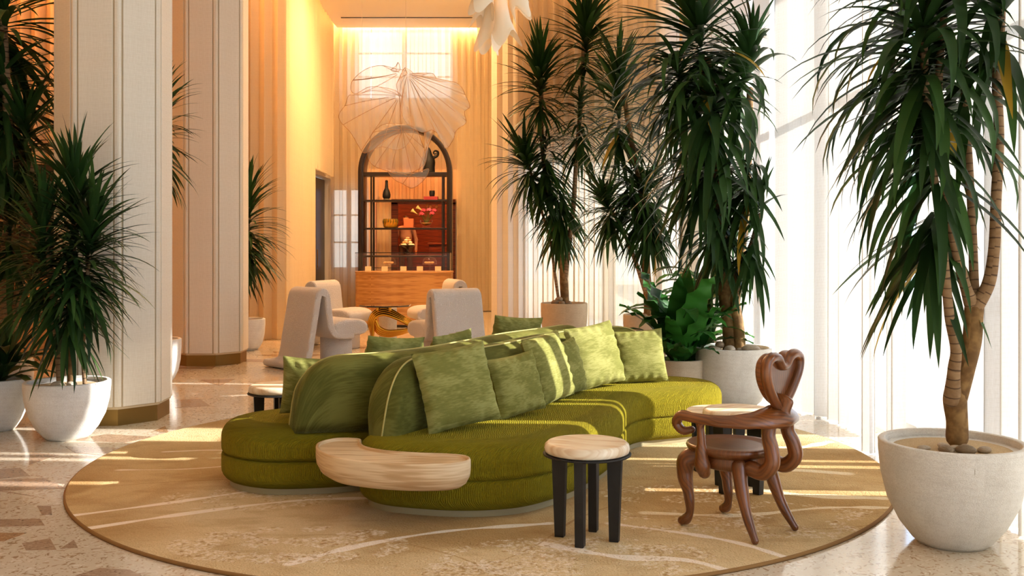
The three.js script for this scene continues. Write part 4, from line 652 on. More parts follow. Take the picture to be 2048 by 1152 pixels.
// ---------------------------------------------------------------- hanging net sculpture
{
  const t = thing('net_sculpture', 'large airy cream mesh flower sculpture hanging before the arched cabinet', 'sculpture', [0, 0, 0]);
  const D = 13.0, q = D / 2000, P = (px, py, z = 0) => v3((px - 1024) * q, 1.45 - (py - 485) * q, -D + z);
  const veil = (pts, apex, bulge, ripple, n, mat, seed, wire = true) => {
    const cu = new THREE.CatmullRomCurve3(pts.map((p) => P(...p)), true, 'centripetal'), N = 96, K = 12, pos = [], idx = [], uv = [], A = P(...apex);
    for (let k = 0; k <= K; k++) for (let i = 0; i <= N; i++) {
      const e = cu.getPoint((i % N) / N), f = k / K, p = A.clone().lerp(e, f); p.z += bulge * Math.sin(f * Math.PI * 0.5 + 0.2) * (1 - f * f * 0.6) + ripple * f * Math.sin(i / N * TAU * n + seed); p.y += 0.25 * ripple * f * Math.cos(i / N * TAU * n * 0.5 + seed); pos.push(p.x, p.y, p.z); uv.push(i / N, f);
    }
    for (let k = 0; k < K; k++) for (let i = 0; i < N; i++) { const a = k * (N + 1) + i; idx.push(a, a + 1, a + N + 2, a, a + N + 2, a + N + 1); }
    const g = new THREE.BufferGeometry(); g.setAttribute('position', new THREE.Float32BufferAttribute(pos, 3)); g.setAttribute('uv', new THREE.Float32BufferAttribute(uv, 2)); g.setIndex(idx); g.computeVertexNormals(); const m = obj('mesh_petal', g, mat, t);
    if (wire) { const w = [], at = (k, i) => { const a = (k * (N + 1) + i) * 3; return [pos[a], pos[a + 1], pos[a + 2], 0.0032]; }; for (let i = 0; i < N; i += 2) w.push(at(K, i)); obj('wire_edge', sweep(w, 110, 5, { closed: true }), M.wire, m); const ribs = []; for (let i = 0; i < N; i += Math.round(N / Math.max(3, n))) ribs.push(sweep([at(1, i), at(4, i), at(8, i), at(K, i)], 14, 4, { round: false })); obj('wire_rib', ribs, M.wire, m); }
  };
  veil([[812, 140], [838, 152], [866, 150], [880, 168], [905, 162], [924, 178], [932, 196], [940, 212], [930, 226], [932, 250], [912, 262], [908, 280], [892, 300], [884, 276], [868, 262], [846, 268], [826, 256], [808, 236], [800, 200], [796, 165]], [816, 150], 0.22, 0.05, 13, M.netDense, 1);
  veil([[705, 158], [730, 134], [760, 130], [790, 136], [812, 142], [800, 168], [812, 192], [780, 186], [745, 180], [712, 186], [700, 178]], [800, 144], -0.2, 0.03, 5, M.net, 2);
  veil([[706, 190], [740, 178], [790, 182], [812, 200], [828, 250], [820, 285], [790, 300], [760, 296], [730, 305], [705, 270], [680, 240], [690, 210]], [800, 192], 0.15, 0.05, 9, M.net, 3);
  veil([[748, 265], [780, 250], [830, 256], [844, 285], [852, 312], [846, 335], [815, 348], [780, 345], [752, 334], [738, 315], [742, 290]], [806, 260], 0.26, 0.03, 10, M.net, 4);
  veil([[775, 338], [800, 344], [830, 346], [858, 338], [850, 358], [825, 377], [806, 368], [788, 358]], [818, 352], 0.08, 0.01, 4, M.net, 5);
  veil([[850, 262], [862, 250], [868, 258], [858, 290], [850, 330], [842, 344], [838, 342], [848, 306]], [854, 290], 0.05, 0.02, 4, M.netDense, 6);
  veil([[796, 125], [800, 140], [790, 144], [782, 140], [792, 132]], [792, 137], 0.02, 0.0, 3, M.net, 7);
  obj('hanging_wire', [sweep([[-1.38, 3.68, -13, 0.002], [-1.38, 5.0, -13, 0.002], [-1.38, WY - 0.005, -13, 0.002]], 4, 5), sweep([[-1.95, 3.72, -13, 0.002], [-1.95, WY - 0.005, -13, 0.002]], 4, 5)], M.string, t);
}
// ---------------------------------------------------------------- trumpet-flower pendant
{
  const t = thing('flower_pendant', 'cream pendant lamp of hanging trumpet-shaped petals at the top', 'lamp', [-0.06, 0, -6.5]);
  const q = 6.5 / 2000, X = (px) => (px - 1006) * q + 0.0, Y = (py) => 1.45 - (py - 485) * q;
  const trumpet = (pts, seed) => { // points px, py, z, radius
    const c = new THREE.CatmullRomCurve3(pts.map((p) => v3(X(p[0]), Y(p[1]), p[2]))), N = 24, K = 40, rings = [];
    for (let i = 0; i <= N; i++) {
      const s = i / N, p = c.getPoint(s), d = c.getTangent(s), side = v3(0, 0, 1).cross(d).normalize(), nn = side.clone().cross(d).normalize(), x = s * (pts.length - 1), k = Math.min(Math.floor(x), pts.length - 2), r = lerp(pts[k][3], pts[k + 1][3], x - k), ring = [];
      for (let j = 0; j < K; j++) { const a = j / K * TAU, f = smooth(s, 0.7, 1), rr = r * (1 + 0.12 * f * Math.sin(a * 3 + seed)), dr = f * 0.05 * Math.sin(a * 3 + seed); ring.push(p.clone().addScaledVector(side, Math.cos(a) * rr).addScaledVector(nn, Math.sin(a) * rr).addScaledVector(d, dr)); }
      rings.push(ring);
    }
    const g = loft(rings, { caps: false }); obj('petal', g, M.petal, t);
  };
  trumpet([[1004, -90, 0, 0.03], [1002, -40, 0.02, 0.035], [1003, 10, 0.04, 0.04], [1006, 45, 0.05, 0.052], [1009, 68, 0.05, 0.075], [1011, 84, 0.05, 0.095]], 1);
  trumpet([[1000, -90, -0.02, 0.03], [990, -30, -0.05, 0.035], [984, 20, -0.07, 0.045], [976, 60, -0.08, 0.06], [972, 88, -0.09, 0.08]], 2.4);
  trumpet([[996, -90, 0, 0.03], [982, -50, 0.02, 0.04], [972, -10, 0.03, 0.06], [964, 20, 0.03, 0.085]], 0.4);
  trumpet([[996, -90, -0.06, 0.03], [976, -40, -0.1, 0.04], [966, 10, -0.12, 0.05], [960, 40, -0.12, 0.065]], 3.4);
  trumpet([[1010, -90, 0, 0.03], [1024, -50, 0.0, 0.04], [1032, -15, 0.0, 0.055], [1040, 12, 0.0, 0.065], [1046, 27, 0, 0.06]], 5);
  trumpet([[1010, -90, -0.05, 0.03], [1030, -70, -0.1, 0.04], [1050, -50, -0.14, 0.06], [1060, -30, -0.16, 0.08]], 6);
  obj('hub', lathe([[0, 3.30], [0.05, 3.30], [0.08, 3.33], [0.07, 3.40], [0.02, 3.46], [0, 3.47]], 24), M.brass, t);
  obj('cord', sweep([[0, 3.45, 0, 0.006], [0, WY - 0.03, 0, 0.006]], 4, 6), M.brass, t); obj('ceiling_rose', lathe([[0, WY - 0.04], [0.07, WY - 0.04], [0.07, WY - 0.002], [0, WY - 0.002]], 24), M.brass, t);
  obj('bulb', new THREE.SphereGeometry(0.028, 16, 12).translate(0, 3.22, 0), M.bulb, t); const l = new THREE.PointLight(0xffb878, 1.6); l.position.set(0, 3.22, 0); l.castShadow = true; l.shadow.radius = 1.2; t.add(l);
}

// ---------------------------------------------------------------- plants
// a strap leaf of length 1: leaves its stem at an angle (degrees above level) and sags; broad = half width, wave = wavy rim
function leafGeo(elev, sag, halfW, wave = 0, seg = 9, fold = 0.22, twist = 0) {
  const P = [], I = [], U = []; let x = 0, y = 0; const ds = 1 / seg;
  for (let i = 0; i <= seg; i++) {
    const s = i / seg, a = (elev - sag * Math.pow(s, 1.25)) * R2D, w = halfW * Math.min(1, 0.42 + 2.2 * s) * Math.pow(Math.max(0, 1 - Math.pow(s, 2.6)), 0.9) + 0.0008, nx = -Math.sin(a), ny = Math.cos(a), z = twist * s * s;
    const wv = wave * Math.sin(s * 34) * halfW;
    P.push(x + nx * (fold * w + wv), y + ny * (fold * w + wv), z - w, x, y, z, x + nx * (fold * w - wv), y + ny * (fold * w - wv), z + w); U.push(0, s, 0.5, s, 1, s);
    x += Math.cos(a) * ds; y += Math.sin(a) * ds;
  }
  for (let i = 0; i < seg; i++) { const a = i * 3; I.push(a, a + 1, a + 4, a, a + 4, a + 3, a + 1, a + 2, a + 5, a + 1, a + 5, a + 4); }
  const g = new THREE.BufferGeometry(); g.setAttribute('position', new THREE.Float32BufferAttribute(P, 3)); g.setAttribute('uv', new THREE.Float32BufferAttribute(U, 2)); g.setIndex(I); g.computeVertexNormals(); return g;
}
const ELEV = [85, 68, 50, 32, 14, -6, -28, -50];
const makeSet = (halfW, sags) => ELEV.map((e, i) => [0.7, 1.0, 1.35].map((f, k) => leafGeo(e, sags[i] * f, halfW, 0, 9, 0.22, (k - 1) * 0.06)));
const stiff = makeSet(0.042, [14, 26, 36, 42, 42, 38, 30, 22]), soft = makeSet(0.043, [40, 70, 92, 100, 88, 72, 52, 34]), bushy = makeSet(0.040, [12, 24, 36, 46, 50, 44, 34, 24]);
// pot profiles, radius 1 at the widest and height 1
const potShapes = {
  bowl: (R, H) => [[0, 0.005], [R * 0.42, 0.005], [R * 0.47, 0], [R * 0.55, H * 0.05], [R * 0.72, H * 0.2], [R * 0.88, H * 0.42], [R * 0.97, H * 0.68], [R, H * 0.9], [R, H - 0.006], [R - 0.006, H], [R - 0.028, H], [R - 0.034, H - 0.006], [R - 0.036, H - 0.035], [R * 0.4, H - 0.05]],
  drum: (R, H) => [[0, 0.005], [R * 0.58, 0.005], [R * 0.62, 0], [R * 0.74, H * 0.08], [R * 0.88, H * 0.25], [R * 0.965, H * 0.5], [R, H * 0.8], [R, H - 0.006], [R - 0.006, H], [R - 0.028, H], [R - 0.034, H - 0.006], [R - 0.036, H - 0.035], [R * 0.4, H - 0.05]],
};
function pot(t, kind, R, H, mat) {
  const g = lathe(potShapes[kind](R, H), 72), uv = g.attributes.uv, p = g.attributes.position; for (let i = 0; i < uv.count; i++) uv.setXY(i, uv.getX(i) * TAU * R, p.getY(i));
  obj('pot', g, mat, t); const s = lathe([[0, H - 0.03], [R * 0.5, H - 0.032], [R - 0.03, H - 0.04]], 48), q = s.attributes.position, w = s.attributes.uv; for (let i = 0; i < q.count; i++) w.setXY(i, q.getX(i), q.getZ(i)); obj('sand', s, M.sand, t);
}
function plantLeaves(t, crowns, set, mats, seed, yellow = 0, dense = 1.7, avoid = () => false) {
  const r = rng(seed), list = [];
  for (const c of crowns) {
    const dir = v3(...(c.dir ?? [0, 1, 0])).normalize(), turn = new THREE.Quaternion().setFromUnitVectors(v3(0, 1, 0), dir), soften = new THREE.Quaternion().slerp(turn, 0.75);
    const cn = Math.round(c.n * dense);
    for (let i = 0; i < cn; i++) {
      const f = (i + 0.5) / cn, e = lerp(c.low ?? -45, c.high ?? 84, Math.pow(f, c.pow ?? 0.85)) + (r() - 0.5) * 16, az0 = i * 2.39996 + (r() - 0.5) * 0.7 + (c.az ?? 0);
      let b = 0; ELEV.forEach((q, k) => { if (Math.abs(q - e) < Math.abs(ELEV[b] - e)) b = k; });
      const g = (c.set ?? set)[b][Math.floor(r() * 3)], p = v3(...c.p).addScaledVector(dir, -(1 - f) * (c.len ?? 0.4));
      let L = (c.L ?? 0.6) * (0.78 + 0.4 * r()) * (f > 0.93 ? 0.62 : 1), az = az0; const hits = (w, l) => [0.5, 0.95].some((k) => avoid(t.position.x + p.x + Math.cos(w) * l * k * Math.cos(e * R2D * 0.7), t.position.z + p.z - Math.sin(w) * l * k * Math.cos(e * R2D * 0.7)));
      for (const w of [az0, Math.PI - az0, -az0, Math.PI + az0]) { az = w; if (!hits(w, L)) break; }
      if (hits(az, L)) { L *= 0.6; if (hits(az, L)) continue; }
      const q = soften.clone().multiply(new THREE.Quaternion().setFromAxisAngle(v3(0, 1, 0), az));
      const m = r() < yellow && f < 0.35 ? M.leafYellow : (c.mats ?? mats)[Math.floor(r() * 3)];
      list.push({ g, m, p, q, s: L, f });
    }
  }
  // the 300 largest stay single leaves, any others are joined
  const single = list.length <= 300 ? list : [...list].sort((a, b) => b.s - a.s).slice(0, 300), rest = list.filter((l) => !single.includes(l));
  for (const l of single) { const m = obj('leaf', l.g, l.m, t); m.position.copy(l.p); m.quaternion.copy(l.q); m.scale.setScalar(l.s); }
  if (rest.length) { const mm = new THREE.Matrix4(); const o = obj('foliage', rest.map((l) => { const g = l.g.clone(); g.applyMatrix4(mm.compose(l.p, l.q, v3(l.s, l.s, l.s))); return g; }), mats[0], t); o.userData.kind = 'stuff'; }
}
function pebbles(x, z, y, list, where) {
  const geo = new THREE.IcosahedronGeometry(1, 3);
  list.forEach(([dx, dz, sx, sy, sz, k, dy = 0, words], i) => {
    const g = geo.clone(), p = g.attributes.position; for (let j = 0; j < p.count; j++) { const n = 1 + 0.12 * Math.sin(p.getX(j) * 2.3 + i) * Math.cos(p.getZ(j) * 2 + i * 2); p.setXYZ(j, p.getX(j) * n, p.getY(j), p.getZ(j) * n); } g.computeVertexNormals();
    const m = solo('pebble', g, M.pebble[k], words + ' ' + where, 'stone', 'smooth stones ' + where); m.scale.set(sx, sy, sz); m.position.set(x + dx, y + sy + dy - 0.004, z + dz); m.rotation.y = i * 1.3;
  });
}
const rel = (x0, d0, D, pts) => pts.map(([px, py, dz, r, r2]) => [(px - 1024) * (D - dz) / 2000 - x0, 1.45 - (py - 485) * (D - dz) / 2000, -(D - dz) + d0, r, r2]);

{ // big bowl planter at the right with a four-stemmed palm
  const X = 2.13, D = 4.84, t = thing('potted_palm', 'large white bowl planter at far right with a tall four-stemmed palm', 'plant', [X, 0, -D]), H = 0.492, R = 0.338;
  pot(t, 'bowl', R, H, M.concrete);
  obj('stamp', box(0.028, 0.028, 0.003, -0.03, H - 0.075, R - 0.004, 0.001), M.concrete, t);
  const B = (px, py, dz, r) => rel(X, D, D, [[px, py, dz, r]])[0];
  const trunk = (pts, mat = M.bark) => obj('trunk', sweep(pts, 60, 12), mat, t);
  trunk([B(1914, 875, 0, 0.052), B(1914, 845, 0, 0.05), B(1910, 800, 0, 0.055), B(1912, 775, 0, 0.05)], M.barkSmooth);
  trunk([B(1916, 795, 0, 0.045), B(1930, 740, 0.02, 0.045), B(1944, 680, 0.03, 0.045), B(1948, 620, 0.03, 0.045), B(1950, 600, 0.03, 0.04)], M.barkSmooth);
  trunk([B(1904, 800, 0.02, 0.04), B(1908, 740, 0.06, 0.03), B(1912, 700, 0.08, 0.026), B(1900, 640, 0.1, 0.023), B(1892, 560, 0.11, 0.021), B(1884, 480, 0.12, 0.02), B(1874, 400, 0.12, 0.019), B(1862, 300, 0.12, 0.018), B(1852, 180, 0.12, 0.018), B(1846, 60, 0.12, 0.018)]);
  trunk([B(1946, 615, 0.03, 0.036), B(1930, 570, 0.06, 0.026), B(1908, 480, 0.07, 0.022), B(1894, 400, 0.06, 0.02), B(1884, 330, 0.05, 0.019), B(1876, 250, 0.03, 0.019), B(1880, 120, 0, 0.018), B(1890, 0, -0.05, 0.018), B(1892, -90, -0.05, 0.018)]);
  trunk([B(1950, 612, 0.03, 0.03), B(1948, 560, 0, 0.022), B(1944, 440, -0.05, 0.02), B(1938, 330, -0.08, 0.019), B(1930, 210, -0.1, 0.018), B(1928, 110, -0.1, 0.018)]);
  trunk([B(1952, 612, 0.04, 0.036), B(1976, 570, 0.06, 0.03), B(1988, 500, 0.08, 0.026), B(1992, 400, 0.08, 0.024), B(1998, 280, 0.06, 0.023), B(1994, 160, 0.04, 0.023), B(2000, 60, 0, 0.022), B(2004, -60, 0, 0.022)]);
  const C = (px, py, dz) => B(px, py, dz, 0).slice(0, 3);
  plantLeaves(t, [
    { p: C(1846, 30, 0.12), n: 64, L: 0.66, len: 0.5, low: -50, high: 60, set: soft, pow: 1.1 }, { p: C(1866, 210, 0.10), n: 34, L: 0.62, len: 0.4, low: -50, high: 10, set: soft }, { p: C(1884, -90, -0.05), n: 60, L: 0.7, len: 0.45, low: -40, set: soft },
    { p: C(1930, 110, -0.1), n: 40, L: 0.56, len: 0.35, low: -45, high: 40, set: soft }, { p: C(2004, -70, 0), n: 54, L: 0.66, len: 0.45, low: -40, high: 60, set: soft }, { p: C(1866, 420, -0.12), n: 26, L: 0.6, len: 0.22, low: -55, high: -30, set: stiff }], soft, M.leaf, 21, 0.1, 1.35, (x) => x > 2.44);
  pebbles(X, -D, H - 0.035, [[-0.16, 0.05, 0.032, 0.013, 0.024, 0, 0, 'pale flat stone at the left edge'], [-0.085, 0.135, 0.046, 0.022, 0.034, 2, 0, 'round grey stone at the left front'], [0.0, 0.15, 0.046, 0.024, 0.034, 2, 0, 'largest grey-brown stone at the front'], [0.10, 0.12, 0.045, 0.017, 0.03, 1, 0, 'oblong brown stone at the right'], [-0.07, 0.065, 0.034, 0.012, 0.026, 0, 0.016, 'pale flat stone lying on others'], [-0.02, 0.08, 0.032, 0.01, 0.022, 0, 0.012, 'thin pale stone beside the trunk'], [0.03, 0.075, 0.026, 0.014, 0.02, 1, 0.01, 'small brown stone touching the trunk'], [-0.055, 0.1, 0.026, 0.012, 0.02, 1, 0, 'small brown stone in the middle']], 'in the big right bowl planter');
}
{ // tall palm in the white drum planter behind the chair
  const X = 1.99, D = 9.0, t = thing('potted_palm', 'tall bushy palm with drooping leaves in the white drum planter', 'plant', [X, 0, -D]), H = 0.512, R = 0.345, B = (px, py, dz, r) => rel(X, D, D, [[px, py, dz, r]])[0], C = (px, py, dz) => B(px, py, dz, 0).slice(0, 3);
  pot(t, 'drum', R, H, M.concrete);
  obj('trunk', sweep([B(1462, 705, 0, 0.075), B(1460, 650, 0, 0.07), B(1452, 600, 0, 0.065), B(1450, 540, 0, 0.055), B(1444, 440, 0, 0.045), B(1430, 300, 0, 0.04), B(1415, 120, 0, 0.035)], 50, 14), M.barkSmooth, t);
  obj('trunk', sweep([B(1480, 705, 0.05, 0.055), B(1476, 650, 0.05, 0.052), B(1470, 600, 0.05, 0.045), B(1478, 540, 0.05, 0.04), B(1490, 440, 0.05, 0.035), B(1498, 300, 0.05, 0.03), B(1500, 180, 0.05, 0.03)], 50, 14), M.barkSmooth, t);
  obj('trunk', sweep([B(1474, 590, 0.06, 0.03), B(1500, 500, 0.12, 0.024), B(1520, 430, 0.16, 0.02)], 30, 10), M.bark, t);
  plantLeaves(t, [
    { p: C(1395, 20, 0), n: 80, L: 0.82, len: 0.55, low: -48, set: stiff, dir: [-0.1, 1, 0] }, { p: C(1352, 120, 0.1), n: 56, L: 0.72, len: 0.4, low: -55, high: 50, set: soft, dir: [-0.2, 1, 0] }, { p: C(1500, 110, 0), n: 70, L: 0.75, len: 0.45, low: -50, set: soft, dir: [0.25, 1, 0] }, { p: C(1428, 190, 0.2), n: 62, L: 0.85, len: 0.4, low: -60, high: 40, set: soft }, { p: C(1408, 320, 0.1), n: 46, L: 0.72, len: 0.35, low: -60, high: 15, set: soft },
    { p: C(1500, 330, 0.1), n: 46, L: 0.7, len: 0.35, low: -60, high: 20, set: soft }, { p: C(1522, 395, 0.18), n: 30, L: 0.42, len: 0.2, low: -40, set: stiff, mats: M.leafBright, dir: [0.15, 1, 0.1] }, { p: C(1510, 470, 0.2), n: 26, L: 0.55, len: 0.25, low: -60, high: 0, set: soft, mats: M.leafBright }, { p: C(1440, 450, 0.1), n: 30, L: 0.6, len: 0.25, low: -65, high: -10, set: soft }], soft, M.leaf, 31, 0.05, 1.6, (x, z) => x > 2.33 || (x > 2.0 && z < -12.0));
  pebbles(X, -D, H - 0.035, [[-0.2, 0.16, 0.06, 0.028, 0.045, 0, 0, 'pale oval stone at the left edge'], [-0.07, 0.2, 0.075, 0.036, 0.05, 0, 0, 'largest pale stone in front'], [0.12, 0.18, 0.08, 0.038, 0.055, 0, 0, 'big pale stone right of the trunk'], [-0.14, 0.09, 0.045, 0.034, 0.04, 1, 0.03, 'round tan stone on top of the pile'], [-0.2, 0.06, 0.05, 0.022, 0.04, 1, 0.012, 'small tan stone at the back left'], [0.03, 0.11, 0.03, 0.02, 0.028, 1, 0, 'tiny tan stone between the trunks']], 'in the white drum planter');
}
{ // back palm
  const X = 0.735, D = 14.1, t = thing('potted_palm', 'tall dark palm in the cream planter before the back curtain', 'plant', [X, 0, -D]), H = 0.6, R = 0.33, B = (px, py, dz, r) => rel(X, D, D, [[px, py, dz, r]])[0], C = (px, py, dz) => B(px, py, dz, 0).slice(0, 3);
  pot(t, 'drum', R, H, M.concreteTan);
  obj('trunk', sweep([B(1130, 612, 0, 0.06), B(1128, 570, 0, 0.06), B(1124, 530, 0, 0.045), B(1112, 480, 0, 0.035), B(1098, 400, 0, 0.03), B(1085, 300, 0, 0.03), B(1082, 160, 0, 0.03)], 40, 12), M.barkSmooth, t);
  obj('trunk', sweep([B(1128, 560, 0, 0.05), B(1136, 500, 0, 0.04), B(1146, 420, 0, 0.035), B(1154, 300, 0, 0.03), B(1164, 180, 0, 0.03), B(1168, 70, 0, 0.03)], 40, 12), M.bark, t);
  obj('trunk', sweep([B(1118, 606, 0.05, 0.022), B(1110, 550, 0.05, 0.022), B(1100, 480, 0.06, 0.02), B(1070, 380, 0.06, 0.02), B(1056, 320, 0.06, 0.02)], 40, 10), M.bark, t);
  plantLeaves(t, [{ p: C(1172, 30, 0), n: 70, L: 0.69, len: 0.8, low: -40 }, { p: C(1158, 190, 0), n: 56, L: 0.61, len: 0.8, low: -50, high: 30 }, { p: C(1080, 120, 0), n: 64, L: 0.67, len: 0.75, low: -40 }, { p: C(1092, 270, 0), n: 60, L: 0.62, len: 0.8, low: -60, high: 20 }, { p: C(1050, 315, 0.05), n: 50, L: 0.69, len: 0.35, low: -55, high: 75, dir: [-0.3, 1, 0] }, { p: C(1120, 380, 0), n: 50, L: 0.67, len: 0.6, low: -65, high: 0 }], stiff, M.leaf, 41, 0.01, 2.3, (x, z) => z < -14.52);
  pebbles(X, -D, H - 0.035, [[-0.13, 0.15, 0.07, 0.045, 0.06, 2, 0, 'brown stone at the left'], [-0.04, 0.2, 0.05, 0.04, 0.05, 2, 0, 'small brown stone in front'], [0.05, 0.17, 0.05, 0.04, 0.05, 2, 0, 'small brown stone beside the trunk'], [-0.08, 0.12, 0.06, 0.035, 0.05, 1, 0.06, 'tan stone on top']], 'in the cream planter before the back curtain');
}
{ // second back palm
  const X = 1.68, D = 12.4, t = thing('potted_palm', 'single-trunk palm in the tan planter behind the big-leaved fern', 'plant', [X, 0, -D]), H = 0.56, R = 0.3, B = (px, py, dz, r) => rel(X, D, D, [[px, py, dz, r]])[0], C = (px, py, dz) => B(px, py, dz, 0).slice(0, 3);
  pot(t, 'drum', R, H, M.concreteTan);
  obj('trunk', sweep([B(1297, 640, 0, 0.06), B(1297, 600, 0, 0.06), B(1292, 540, 0, 0.055), B(1290, 470, 0, 0.05), B(1282, 380, 0, 0.04), B(1262, 280, 0, 0.035), B(1248, 190, 0, 0.03)], 40, 12), M.barkSmooth, t);
  obj('trunk', sweep([B(1290, 580, 0.03, 0.03), B(1270, 520, 0.06, 0.025), B(1240, 450, 0.08, 0.022), B(1222, 420, 0.08, 0.02)], 30, 10), M.bark, t);
  plantLeaves(t, [{ p: C(1238, 135, 0), n: 84, L: 0.69, len: 0.95, low: -45 }, { p: C(1262, 330, 0), n: 46, L: 0.61, len: 0.5, low: -55, high: 20 }, { p: C(1290, 370, 0.05), n: 70, L: 0.69, len: 0.4, low: -65, high: 60 }, { p: C(1212, 400, 0.08), n: 56, L: 0.56, len: 0.3, low: -65, high: 70, dir: [-0.2, 1, 0.1] }, { p: C(1300, 440, 0.1), n: 44, L: 0.56, len: 0.25, low: -70, high: 0 }], stiff, M.leaf, 51, 0.015, 2.1, (x, z) => x > 2.2);
  pebbles(X, -D, H - 0.035, [[0.07, 0.16, 0.07, 0.03, 0.05, 1, 0, 'flat tan stone in front'], [-0.06, 0.17, 0.05, 0.03, 0.04, 1, 0, 'small tan stone at the left']], 'in the tan planter behind the fern');
}
{ // broad-leaved fern in the low tan planter
  const X = 1.50, D = 8.95, t = thing('potted_fern', 'big-leaved green fern in the low tan planter beside the drum planter', 'plant', [X, 0, -D]), H = 0.41, R = 0.215;
  pot(t, 'drum', R, H, M.concreteTan);
  const r = rng(61), wide = [leafGeo(80, 30, 0.15, 0.22, 16, 0.25), leafGeo(66, 50, 0.13, 0.2, 16, 0.25), leafGeo(50, 80, 0.12, 0.16, 16, 0.25), leafGeo(74, 40, 0.17, 0.18, 16, 0.22)];
  const put = (g, az, L, k, dx = 0, dz = 0) => { const m = obj('leaf', g, M.broad[k % 3], t); m.position.set(Math.cos(az) * 0.04 + dx, H - 0.05, -Math.sin(az) * 0.04 + dz); m.rotation.y = az; m.scale.setScalar(L); };
  for (let i = 0; i < 9; i++) put(wide[i % 2 ? 0 : 3], i * 2.4 + 0.3, 0.78 + 0.25 * r(), i);
  for (let i = 0; i < 11; i++) put(wide[1], i * 2.4 + 1, 0.55 + 0.3 * r(), i + 1);
  for (let i = 0; i < 10; i++) put(wide[2], i * 2.4 + 2, 0.5 + 0.25 * r(), i);
  put(wide[1], 1.35, 1.12, 2, 0.05); put(wide[3], 1.1, 1.0, 1, 0.08); put(wide[2], 2.9, 0.85, 1); put(wide[2], 3.35, 0.8, 0); put(wide[2], 0.2, 0.8, 2, 0, -0.1);
  // leaves on stalks
  const blade = leafGeo(8, 50, 0.17, 0.05, 10, 0.25);
  for (let i = 0; i < 16; i++) { const az = i * 2.4 + 0.5, h = 0.2 + 0.3 * r(), q = 0.16 + 0.2 * r(); obj('stalk', sweep([[0, H - 0.04, 0, 0.006], [Math.cos(az) * q * 0.4, H + h * 0.7, -Math.sin(az) * q * 0.4, 0.005], [Math.cos(az) * q, H + h, -Math.sin(az) * q, 0.004]], 10, 6), M.broad[1], t); const m = obj('leaf', blade, M.broad[i % 3], t); m.position.set(Math.cos(az) * q, H + h, -Math.sin(az) * q); m.rotation.y = az; m.scale.setScalar(0.26 + 0.14 * r()); }
}
{ // leafy plant just behind the drum planter
  const X = 2.0, D = 9.95, t = thing('potted_leafy_plant', 'glossy leafy plant in a pale pot hidden behind the drum planter', 'plant', [X, 0, -D]), H = 0.45, R = 0.22, r = rng(66); pot(t, 'drum', R, H, M.concreteTan);
  const blade = leafGeo(14, 60, 0.16, 0.05, 10, 0.25);
  for (let i = 0; i < 34; i++) { const h = 0.15 + 0.6 * r(), q = 0.12 + 0.3 * r(), a0 = i * 2.4, az = X + Math.cos(a0) * (q + 0.36) > 2.34 ? Math.PI - a0 : a0; obj('stalk', sweep([[0, H - 0.04, 0, 0.007], [Math.cos(az) * q * 0.4, H + h * 0.7, -Math.sin(az) * q * 0.4, 0.006], [Math.cos(az) * q, H + h, -Math.sin(az) * q, 0.004]], 8, 6), M.broad[1], t); const m = obj('leaf', blade, M.broad[i % 3], t); m.position.set(Math.cos(az) * q, H + h, -Math.sin(az) * q); m.rotation.y = az; m.scale.setScalar(0.3 + 0.15 * r()); }
}
const nearColumn = (x, z) => Math.hypot(x + 3.3, z + 8.3) < 0.48 || Math.hypot(x + 3.66, z + 12.12) < 0.48;
{ // white bowl planter with bushy palm, left
  const X = -3.30, D = 7.42, t = thing('potted_palm', 'bushy dark green palm in the white bowl planter at left', 'plant', [X, 0, -D]), H = 0.425, R = 0.303, B = (px, py, dz, r) => rel(X, D, D, [[px, py, dz, r]])[0], C = (px, py, dz) => B(px, py, dz, 0).slice(0, 3);
  pot(t, 'bowl', R, H, M.concrete);
  obj('trunk', sweep([B(120, 778, 0.05, 0.022), B(116, 720, 0.05, 0.02), B(106, 620, 0.05, 0.02), B(95, 480, 0.05, 0.018)], 40, 10), M.bark, t);
  obj('trunk', sweep([B(170, 772, 0.08, 0.016), B(166, 700, 0.08, 0.015), B(172, 600, 0.08, 0.015), B(180, 470, 0.08, 0.014)], 40, 10), M.bark, t);
  obj('trunk', sweep([B(142, 770, -0.05, 0.028), B(142, 700, -0.05, 0.028), B(142, 580, -0.05, 0.025), B(150, 420, -0.05, 0.02)], 40, 10), M.barkSmooth, t);
  plantLeaves(t, [{ p: C(150, 350, -0.05), n: 110, L: 0.52, len: 0.75, low: -35 }, { p: C(85, 430, 0.05), n: 80, L: 0.5, len: 0.65, low: -45 }, { p: C(185, 440, 0.12), n: 96, L: 0.5, len: 0.6, low: -55, high: 80, dir: [0.15, 1, 0.1] }, { p: C(135, 500, 0.15), n: 70, L: 0.5, len: 0.6, low: -60, high: 30 }], bushy, M.leaf, 71, 0, 1.7, nearColumn);
  pebbles(X, -D, H - 0.035, [[-0.02, 0.12, 0.05, 0.026, 0.04, 0, 0, 'pale stone in front of the stems'], [0.07, 0.08, 0.045, 0.024, 0.035, 0, 0, 'pale stone at the right']], 'in the left white bowl planter');
}
{ // planter cut by the left edge
  const X = -3.98, D = 7.75, t = thing('potted_palm', 'broad leafy plant in the white planter cut by the left edge', 'plant', [X, 0, -D]), H = 0.40, R = 0.235; pot(t, 'bowl', R, H, M.concrete);
  const r = rng(81), wide = [leafGeo(70, 50, 0.10, 0.06, 12, 0.25), leafGeo(48, 80, 0.10, 0.06, 12, 0.25), leafGeo(25, 70, 0.11, 0.06, 12, 0.25)];
  for (let i = 0; i < 34; i++) { const az = i * 2.4, m = obj('leaf', wide[i % 3], M.leaf[i % 3], t); m.position.set(Math.cos(az) * 0.04, H - 0.05 + 0.15 * (i / 34), -Math.sin(az) * 0.04); m.rotation.y = az; m.scale.setScalar(0.42 + 0.28 * r()); }
}
